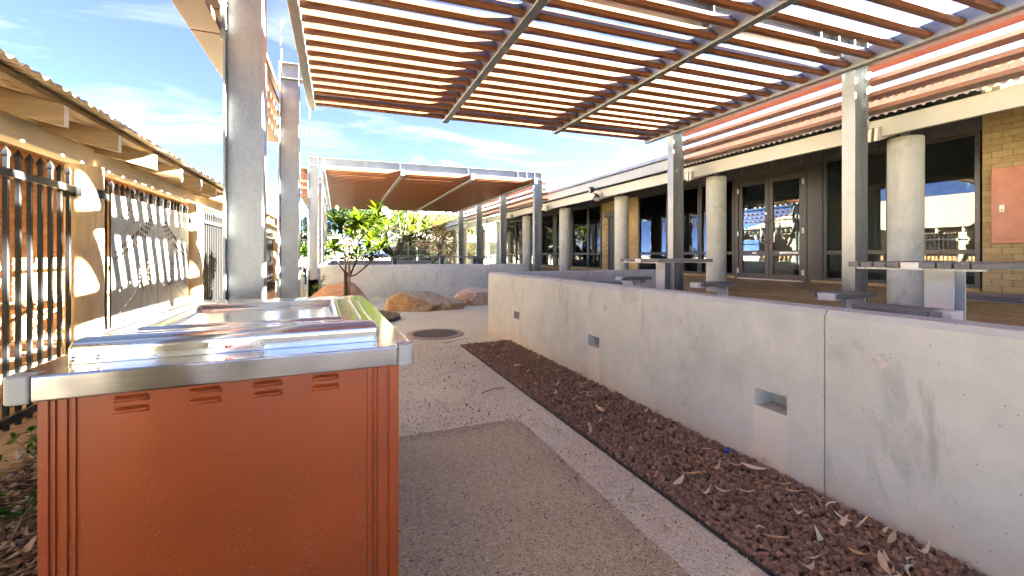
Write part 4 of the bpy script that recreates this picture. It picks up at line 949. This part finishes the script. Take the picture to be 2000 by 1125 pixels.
rock((1.78, 10.75, -.03), (.84, .55, .45), [((0,-1,.35), .66), ((-.6,-.8,.2), .72), ((.5,-.3,.9), .62), ((-.2,.2,1), .82), ((1,-.1,.5),.8)], ROCK1, 'orange-brown boulder with a pale vein, middle of the three rocks', 4.2, -.35)
ro = rock((2.62, 10.62, -.03), (.42, .34, .27), [((0,-.4,1), .6), ((1,0,.2), .75), ((0,-1,.1), .7)], ROCK1, 'small flat orange rock at the right end of the orange boulder', 7.9, .2, 4)
rock((3.62, 11.5, -.03), (.88, .6, .42), [((0,-1,.2), .72), ((-1,-.3,.1), .72), ((.1,-.2,1), .72), ((.6,-.8,-.1),.7)], ROCK2, 'pink and white boulder half hidden by the end of the long wall', 2.6, .3)
rock((.05, 12.5, -.03), (.86, .6, .56), [((-.5,-.4,.9), .55), ((1,-.2,.5), .7), ((.2,-.3,1), .85)], ROCK3, 'red-brown boulder behind the young frangipani trunk', 6.3, .1)
mh = empty('manhole_cover', (1.53, 7.28, 0)); tag(mh, 'round cast iron manhole cover set in a sandy concrete ring on the path', 'manhole cover')
m_ = MB(); m_.lathe([(.40,.012),(.41,.02),(.47,.018),(.49,.004),(.49,-.05)], 48, (1.53,7.28,0)); build(m_, 'concrete_ring', RINGC, mh, smooth=True, angle=30)
m_ = MB(); m_.lathe([(.01,.014),(.385,.014),(.398,.010)], 48, (1.53,7.28,0)); m_.f = [f for f in m_.f]; cv = build(m_, 'cover', MANH, mh)
m_ = MB()
for k in range(-12, 13):
    a = .03*k; h_ = math.sqrt(max(0, .37**2-a*a))
    if h_ > .03: m_.box(1.53+a-.004, 1.53+a+.004, 7.28-h_, 7.28+h_, .0135, .019); m_.box(1.53-h_, 1.53+h_, 7.28+a-.004, 7.28+a+.004, .0135, .0185)
tag(build(m_, 'tread_rib', MANH, cv), kind='stuff')
m_ = MB(); m_.lathe([(.95,-.02),(1.0,.01),(.98,.06),(.9,.07),(.2,.10),(.01,.11)], 40, (.25, 9.55, 0)); tag(build(m_, 'tree_mulch_ring', DIRT, smooth=True), kind='structure')
n = 2200; t_ = rng.uniform(0, 2*np.pi, n); rr_ = 1.0*np.sqrt(rng.random(n)); P = np.stack([.25+rr_*np.cos(t_), 9.55+rr_*np.sin(t_), .06+.04*(1-rr_)+rng.uniform(0,.03,n)], 1)
s = np.stack([rng.uniform(.015,.05,n), rng.uniform(.006,.014,n), rng.uniform(.002,.005,n)], 1); solids('mulch_chips', P, s, CHIP, (OCT_V, OCT_F), zrots)
m_ = MB(); m_.tube([(2.37,2.10,.05),(2.42,2.13,.055)], .012, 12); tag(build(m_, 'bottle_cap', BLUE, smooth=True, angle=40), 'small blue plastic cap on the gravel against the wall', 'bottle cap')
# dry gum leaves, each one an object
def gum_leaf(bend, curl, L_=.11, W_=.011):
    m_ = MB(); vs = []; n_ = 7
    for i in range(n_+1):
        t = i/n_; w_ = W_*math.sin(math.pi*min(.98, max(.03, t))**.8); a = bend*(t-.5); x = L_*(t-.5); y = bend*.35*L_*((t-.5)**2*4); z = .004+curl*.03*((t-.5)**2*4)
        vs += [(x, y-w_, z+.003), (x, y, z), (x, y+w_, z+.003)]
    m_.add(vs, [(i*3+j, (i+1)*3+j, (i+1)*3+j+1, i*3+j+1) for i in range(n_) for j in range(2)]); return m_.mesh('gum_leaf', True)
LV = [gum_leaf(.6,.5), gum_leaf(1.1,.9,.10,.008), gum_leaf(.15,.3,.13,.013), gum_leaf(-.8,1.2,.09,.009), gum_leaf(.9,.2,.12,.007), gum_leaf(-.3,1.6,.07,.014)]
for me in LV: me.materials.append(DRY)
l0 = None
def scatter_leaf(x, y, z, lab, grp, sc, me):
    global l0
    if l0 is None: l0 = link('gum_leaf', LV[0], None)
    o = l0.copy() if l0.get('used') else l0
    if o is not l0: COL.objects.link(o)
    l0['used'] = 1
    o.data = me; o.location = (x, y, z); o.rotation_euler = (random.gauss(0, .3), random.gauss(0, .2), random.uniform(0, 6.28)); o.scale = (sc,)*3
    tag(o, lab, 'leaf', grp)
SHAPE = {LV[0].name: 'curved', LV[1].name: 'hooked', LV[2].name: 'long straight', LV[3].name: 'back-bent', LV[4].name: 'thin arched', LV[5].name: 'short curled'}
seen = {}
def gravel_words(x, y):
    a = 'nearest camera' if y < 1.35 else 'near the nearest drain hole' if y < 2.3 else 'between two drain holes' if y < 3.4 else 'near the middle drain hole' if y < 4.4 else 'at the far end'
    b = 'against the wall' if x > 2.25 else 'by the black edging' if x < 1.92 else 'mid strip'
    return a, b
for k in range(110):
    y = .95+5.2*random.random()**1.5; x = 1.72+.70*random.random()**.8; sc = random.uniform(.55, 1.2); me = random.choice(LV); a, b = gravel_words(x, y)
    size = 'small' if sc < .75 else 'large' if sc > 1.0 else 'mid-sized'; lab = f'{size} {SHAPE[me.name]} leaf on gravel {b}, {a}'
    if seen.get(lab): continue
    seen[lab] = 1; scatter_leaf(x, y, .05+max(0, x-2.2)*.06, lab, 'dry gum leaves on the brown gravel', sc, me)
for k in range(26):
    x, y = random.uniform(.3, 1.66), random.uniform(1.3, 6.6); sc = random.uniform(.35, .75); me = random.choice(LV); on = x < 1.37 and y < 3.26
    lab = f"{'tiny' if sc < .5 else 'small'} {SHAPE[me.name]} dry leaf on {'speckled slab' if on else 'pale path'}, {'nearer the barbecue' if x < .9 else 'nearer the gravel'}{' and manhole' if y > 5 else ''}"
    if seen.get(lab): continue
    seen[lab] = 1; scatter_leaf(x, y, .012 if on else .006, lab, 'dry gum leaves on the path', sc, me)
for k in range(40):
    x, y = random.uniform(-1.9, -1.2), random.uniform(1.6, 4.2); sc = random.uniform(.6, 1.3); me = random.choice(LV)
    lab = f"{'small' if sc < .85 else 'large'} {SHAPE[me.name]} leaf on wood chips {'beside the paving' if y > 3.2 else 'beside the low shrubs' if y > 2.4 else 'at the bottom edge'}"
    if seen.get(lab): continue
    seen[lab] = 1; scatter_leaf(x, y, .055, lab, 'dry leaves on the wood chips', sc, me)
if 'used' in l0: 
    for o in COL.objects:
        if o.name.startswith('gum_leaf') and 'used' in o: del o['used']
def twig(pts, label):
    m_ = MB(); m_.tube(pts, [.004]*(len(pts)-1)+[.0015], 5); tag(build(m_, 'twig', BARK, smooth=True), label, 'twig')
twig([(1.50,6.45,.006),(1.75,6.62,.012),(2.0,6.72,.006)], 'thin dark twig on the path beside the manhole cover'); twig([(2.05,1.38,.055),(2.16,1.24,.06),(2.24,1.12,.055)], 'grey stick lying on the near gravel'); twig([(1.3,4.0,.006),(1.45,4.07,.01),(1.58,4.08,.006)], 'thin twig on the pale path near the slab')
n = 20; P = np.stack([rng.uniform(.3,1.6,n), rng.uniform(3.3,6.5,n), np.full(n,.006)],1); solids('seed_pods', P, rng.uniform(.005,.011,(n,3)), simple('seed_pod', (.10,.055,.035), .9))

# ================================================================== PLANTS
def leaf_mesh(L_=.2, W_=.031, droop=.35, fold=.25):
    m_ = MB(); vs = []; n_ = 6
    for i in range(n_+1):
        t = i/n_; w_ = W_*(math.sin(math.pi*min(.97, .04+t*.95)**1.25)); x = L_*t*(1-.1*droop*t); z = -droop*L_*.5*t*t
        vs += [(x, -w_, z+w_*fold), (x, 0, z), (x, w_, z+w_*fold)]
    m_.add(vs, [(i*3+j, (i+1)*3+j, (i+1)*3+j+1, i*3+j+1) for i in range(n_) for j in range(2)]); return m_.mesh('leaf', True)
LM = [leaf_mesh(.23,.034,.35), leaf_mesh(.20,.032,.7), leaf_mesh(.17,.028,.2), leaf_mesh(.25,.036,.55)]
for me in LM: me.materials.append(FLEAF)
TB = Vector((.15, 9.2, 0)); cr_, cs_ = math.cos(YAW), math.sin(YAW); TD = cs_*TB.x+cr_*TB.y
def tp(px, py, dd=0):     # tree frame: metres right of the trunk, metres up, metres away
    d = TD+dd; u = (px-678)/840*TD; return TB+Vector((u*cr_+dd*cs_, -u*cs_+dd*cr_, 1.35+(498-py)/840*TD))
ft = empty('frangipani_tree', TB); tag(ft, 'young frangipani with bright yellow-green leaves and a white flower beside the far planter', 'tree')
m_ = MB()
B0 = tp(677, 590); F1 = tp(676, 533); F2 = tp(684, 540)
m_.tube([TB+Vector((0,0,0)), tp(677,585), tp(676.5,556), F1], [.055,.045,.04,.034], 10)
BR_ = [([F1, tp(668,520,-.05), tp(662,505,-.12), tp(661,482,-.2)], .022), ([F1, tp(671,512,.15), tp(664,480,.2), tp(654,440,.25)], .02), ([F2, tp(690,526), tp(700,505,-.05), tp(704,470,-.05), tp(706,434,-.1)], .024),
       ([F2, tp(700,536,-.1), tp(722,521,-.2), tp(742,502,-.25), tp(756,484,-.25)], .02), ([tp(700,505,-.05), tp(715,485,.1), tp(722,468,.15)], .015), ([tp(690,526), tp(694,508,.2), tp(690,496,.25)], .013), ([tp(704,470,-.05), tp(722,450,.05), tp(738,428,.05)], .018),
       ([F1, tp(676,500,.05), tp(681,470,.15), tp(682,452,.2)], .018), ([tp(718,524,-.18), tp(722,508,-.1), tp(723,494,-.1)], .01), ([tp(722,450,.05), tp(733,430,.3), tp(728,410,.35)], .014), ([tp(664,480,.2), tp(672,455,.4), tp(690,430,.45)], .013)]
for pts, r0 in BR_: m_.tube(pts, [r0*.8*(1-.4*i/(len(pts)-1)) for i in range(len(pts))], 8)
m_.tube([F1, F2], [.034,.03], 8); build(m_, 'trunk', FBARK, ft, smooth=True)
k = 0
tips = [(p_[-1], p_[-1]-p_[-2]) for p_, _ in BR_]
for (tip, dr), nl in zip(tips, (32,30,35,16,21,17,35,21,14,30,28)):
    dr = dr.normalized()
    for j in range(nl):
        az = j*2.4+random.uniform(-.3,.3); el = random.uniform(-.35, 1.05) if j > 4 else random.uniform(.8, 1.35)
        o = link('leaf', random.choice(LM), None, ft, tip-dr*.13*(j/nl)+dr*.02-TB)
        o.rotation_euler = (random.uniform(-.35,.35), -el, az); sc = random.uniform(1.05,1.5); o.scale = (sc,)*3; k += 1
fm = MB()
for c_ in (tp(753,417,-.1), tp(763,416,-.12), tp(765,424,-.1), tp(758,411,-.1), tp(647,402,.2)):
    for q in range(3 if c_.x > .3 else 1):
        cc = c_+Vector((random.uniform(-.05,.05), random.uniform(-.05,.05), random.uniform(-.05,.06)))
        for a in range(5):
            t = a*1.2566; u = Vector((math.cos(t), -.5, math.sin(t))); v = Vector((-math.sin(t), 0, math.cos(t)))
            p0 = cc; vs = [p0, p0+u*.020+v*.013, p0+u*.040+v*.003, p0+u*.023-v*.010]; fm.add(vs, [(0,1,2,3)])
build(fm, 'flower', PETAL, ft)
st = MB(); st.bar((TB.x+.055,TB.y-.05,0),(TB.x+.05,TB.y-.03,1.72),.045,.045,(0,1,0)); tag(build(st, 'tree_stake', STAKE), 'square brown timber stake beside the young frangipani trunk', 'stake')
# leafy shrubs beside the barbecue
def shrub(x, y, label, n=5, h=.3):
    r_ = empty('shrub', (x, y, 0)); tag(r_, label, 'shrub', 'small leafy shrubs by the barbecue')
    m_ = MB(); tips = []
    for k in range(n):
        a = random.uniform(0, 6.28); t1 = Vector((x+.06*math.cos(a), y+.06*math.sin(a), h*.5)); t2 = t1+Vector((.09*math.cos(a), .09*math.sin(a), h*random.uniform(.3,.6))); m_.tube([(x,y,0), t1, t2], [.005,.004,.002], 5)
        tips += [(t1, .5), (t1.lerp(t2,.5), .8), (t2, 1)]
    build(m_, 'stem', BARK, r_)
    for tp_, f in tips:
        for j in range(7):
            o = link('leaf', SL[random.randrange(2)], None, r_, tp_-Vector((x,y,0))); o.rotation_euler = (random.uniform(-.4,.4), random.uniform(-1.1,.2), random.uniform(0,6.28)); sc = random.uniform(.6,1.15); o.scale = (sc,)*3
SL = [leaf_mesh(.062,.0125,.3), leaf_mesh(.05,.012,.6)]
for me in SL: me.materials.append(SLEAF)
shrub(-1.55, 3.35, 'leafy green shrub next to the shadow-striped paving, left of the barbecue', 6, .34); shrub(-1.42, 2.72, 'low dark green shrub on the wood chips nearest the barbecue', 7, .28); shrub(-1.72, 2.95, 'small leafy shrub cropped by the left edge', 5, .26)
for x, y, h in ((-.42, 13.2, .75), (-.62, 13.4, .5)):
    r_ = empty('creeper_sprig', (x, y, 0)); tag(r_, ('tall' if h > .6 else 'short')+' green creeper sprig in front of the black-footed far steel post', 'plant')
    m_ = MB(); pts = [Vector((x+.05*math.sin(i*1.3), y, h*i/6)) for i in range(7)]; m_.tube(pts, .006, 5); build(m_, 'stem', BARK, r_)
    q = leaf_quads([tuple(p_) for p_ in pts[2:]], (.14,.1,.08), 90, .06); q -= np.array(r_.location); quads_mesh('foliage', q, SLEAF, r_)
# trees and bushes beyond
def tree(name, x, y, h, r, clumps, n, size, m, label, trunk_r=.12, lean=(), fork=1.5, seed=1, pink=None, zb=.5, flat=1.0):
    random.seed(seed); r_ = empty(name, (x, y, zb-.5)); tag(r_, label, 'tree' if 'bush' not in name else 'bush', 'trees and bushes beyond the far fence'); m_ = MB(); b0 = Vector((x, y, zb-.5)); f = b0+Vector((0,0,fork+.5)); m_.tube([b0, f], [trunk_r, trunk_r*.8], 9); cs = []
    for k in range(clumps):
        a = 2.4*k+random.uniform(-.3,.3); rr = r*math.sqrt((k+.5)/clumps)*random.uniform(.7,1.05); z = zb+h*(1-.45*(rr/r)**2*flat)*random.uniform(.72,1)
        tip = Vector((x+rr*math.cos(a), y+rr*math.sin(a), z)); cs.append(tuple(tip)); q4 = round(a/1.5708)*1.5708+.4; lim = f+Vector((r*.3*math.cos(q4), r*.3*math.sin(q4), (z-f.z)*.42)); mid = lim.lerp(tip,.5)+Vector((random.uniform(-.25,.25)*r*.4, random.uniform(-.25,.25)*r*.4, -.04*h))
        m_.tube([f-Vector((0,0,.2)), f.lerp(lim,.5)+Vector((.1*r*math.cos(q4), .1*r*math.sin(q4), -.03*h)), lim, mid, tip], [trunk_r*.55, trunk_r*.5, trunk_r*.42, trunk_r*.25, trunk_r*.1], 6)
        if random.random() < .6: cs.append(tuple(mid.lerp(tip,.5)))
    build(m_, 'trunk', FBARK, r_, smooth=True)
    q = leaf_quads(cs, (r*.42, r*.42, h*.13), n, size)-np.array(r_.location); quads_mesh('crown', q, m, r_)
    if pink: q = leaf_quads(cs, (r*.45, r*.45, h*.14), pink, size*.8)-np.array(r_.location); quads_mesh('blossom', q, PINKF, r_)
    return r_
tree('frangipani_tree', 3.05, 26.7, 4.4, 2.6, 15, 900, .30, FLEAF, 'old frangipani with forked pale limbs at the far end of the terrace', .17, fork=.9, seed=5, zb=.6)
tree('bougainvillea_bush', 6.3, 30.6, 4.0, 2.4, 26, 8000, .12, PLEAF, 'large bush with pink blossom behind the white mesh fence', .09, fork=.5, seed=8, pink=3200, flat=1.6)
tree('gum_tree', 5.7, 37, 8.3, 2.1, 14, 3800, .2, GLEAF, 'tall green tree poking above the far pergola beam', .2, fork=3, seed=3)
tree('leafy_tree', .6, 33, 5.2, 2.8, 18, 6500, .2, GLEAF, 'dark green tree behind the frangipani, below the far pergola roof', .16, fork=1.6, seed=11)
tree('leafy_tree', 2.6, 38, 4.6, 2.6, 16, 5000, .2, OLEAF, 'olive green tree in the gap under the far pergola', .15, fork=1.5, seed=12)
tree('leafy_tree', -2.6, 44, 4.0, 2.4, 14, 4200, .22, OLEAF, 'hazy olive tree in the gap left of the far steel post', .15, fork=1.2, seed=14)
tree('leafy_tree', -1.4, 22, 1.6, 1.0, 12, 2600, .12, SLEAF, 'low dark green bush behind the white handrail', .05, fork=.4, seed=15, zb=.3)
tree('leafy_tree', 9.0, 36, 5.0, 2.2, 14, 4000, .2, OLEAF, 'olive tree between the pink bush and the pale green building', .15, fork=1.6, seed=17)
for x, y, l in ((-.2, 29.6, 'leftmost low olive bush just behind the white mesh fence'), (1.9, 30.2, 'low olive bush behind the mesh fence, beside the old frangipani'), (4.2, 29.8, 'low olive bush behind the mesh fence, left of the pink bush'), (8.6, 31.5, 'low olive bush behind the mesh fence, right of the pink bush')):
    tree('leafy_bush', x, y, 1.9, 1.5, 16, 2600, .13, PLEAF, l, .05, fork=.3, seed=int(x*7)+40, zb=.3, flat=1.3)
random.seed(21)
# white mesh fence at the far end
wf = empty('mesh_fence', (4, 28.4, 0)); tag(wf, 'white wire mesh fence across the far end of the terrace', 'fence')
for x in np.arange(-3, 14, 2.4): m_ = MB(); m_.box(x-.03, x+.03, 28.37, 28.43, 0, 2.35); build(m_, 'post', WIRE, wf)
m_ = MB()
for x in np.arange(-3, 12, .075): m_.box(x-.004, x+.004, 28.396, 28.404, .5, 2.28)
tag(build(m_, 'vertical_wire', WIRE, wf), kind='stuff')
m_ = MB()
for z in (.55, .9, 1.3, 1.7, 2.1, 2.28): m_.box(-3, 12, 28.385, 28.415, z-.012, z+.012)
tag(build(m_, 'horizontal_wire', WIRE, wf), kind='stuff')
hr = empty('handrail', (-.95, 18, 0)); tag(hr, 'white tubular handrail in the gap left of the far steel post', 'handrail')
m_ = MB(); m_.tube([(-1.2,17.2,0),(-1.2,17.2,.95),(-.85,17.2,.95),(-.85,17.2,0)], .022, 8); build(m_, 'rail', WHITE, hr, smooth=True); m_ = MB(); m_.tube([(-1.1,19.5,0),(-1.1,19.5,1.35),(-.9,19.5,1.35),(-.9,19.5,0)], .022, 8); build(m_, 'rail', WHITE, hr, smooth=True)
# pale green building far behind
gb = empty('green_building', (12, 40, 0)); tag(gb, 'pale green building with white awning and orange door frame beyond the far fence', 'building')
m_ = MB(); m_.box(5.5, 26, 40, 50, 0, 5.2); build(m_, 'wall', PALEGRN, gb)
m_ = MB(); m_.prism([(39.3,5.1),(39.3,5.25),(45,7.0),(50.5,5.25),(50.5,5.1),(45,6.8)], 4.8, 27, 'x'); build(m_, 'roof', PWHITE, gb)
m_ = MB(); m_.prism([(36.8,2.5),(36.8,2.75),(40,3.3),(40,3.15)], 6, 26, 'x'); build(m_, 'awning', PWHITE, gb)
for x in np.arange(6.2, 26, 3.2): m_ = MB(); m_.box(x-.05, x+.05, 36.9, 37.0, 0, 2.6); build(m_, 'awning_post', PWHITE, gb)
m_ = MB(); m_.box(10.2, 11.9, 39.9, 39.99, .2, 2.3); build(m_, 'door', DARKCL, gb)
m_ = MB(); m_.box(10.1,10.2,39.85,39.98,.2,2.4); m_.box(11.9,12.0,39.85,39.98,.2,2.4); m_.box(10.201,11.899,39.85,39.98,2.3,2.4); m_.box(11.0,11.1,39.85,39.895,.2,2.299); build(m_, 'door_frame', ORANGE, gb)
hs = empty('distant_house', (-6, 60, 0)); tag(hs, 'white-walled low house far beyond the left-hand gap', 'building')
m_ = MB(); m_.box(-12, 0, 60, 68, 0, 2.6); build(m_, 'wall', PWHITE, hs); m_ = MB(); m_.prism([(59.4,2.6),(64,4.2),(68.6,2.6)], -12.6, .6, 'x'); build(m_, 'roof', ROOFR, hs)
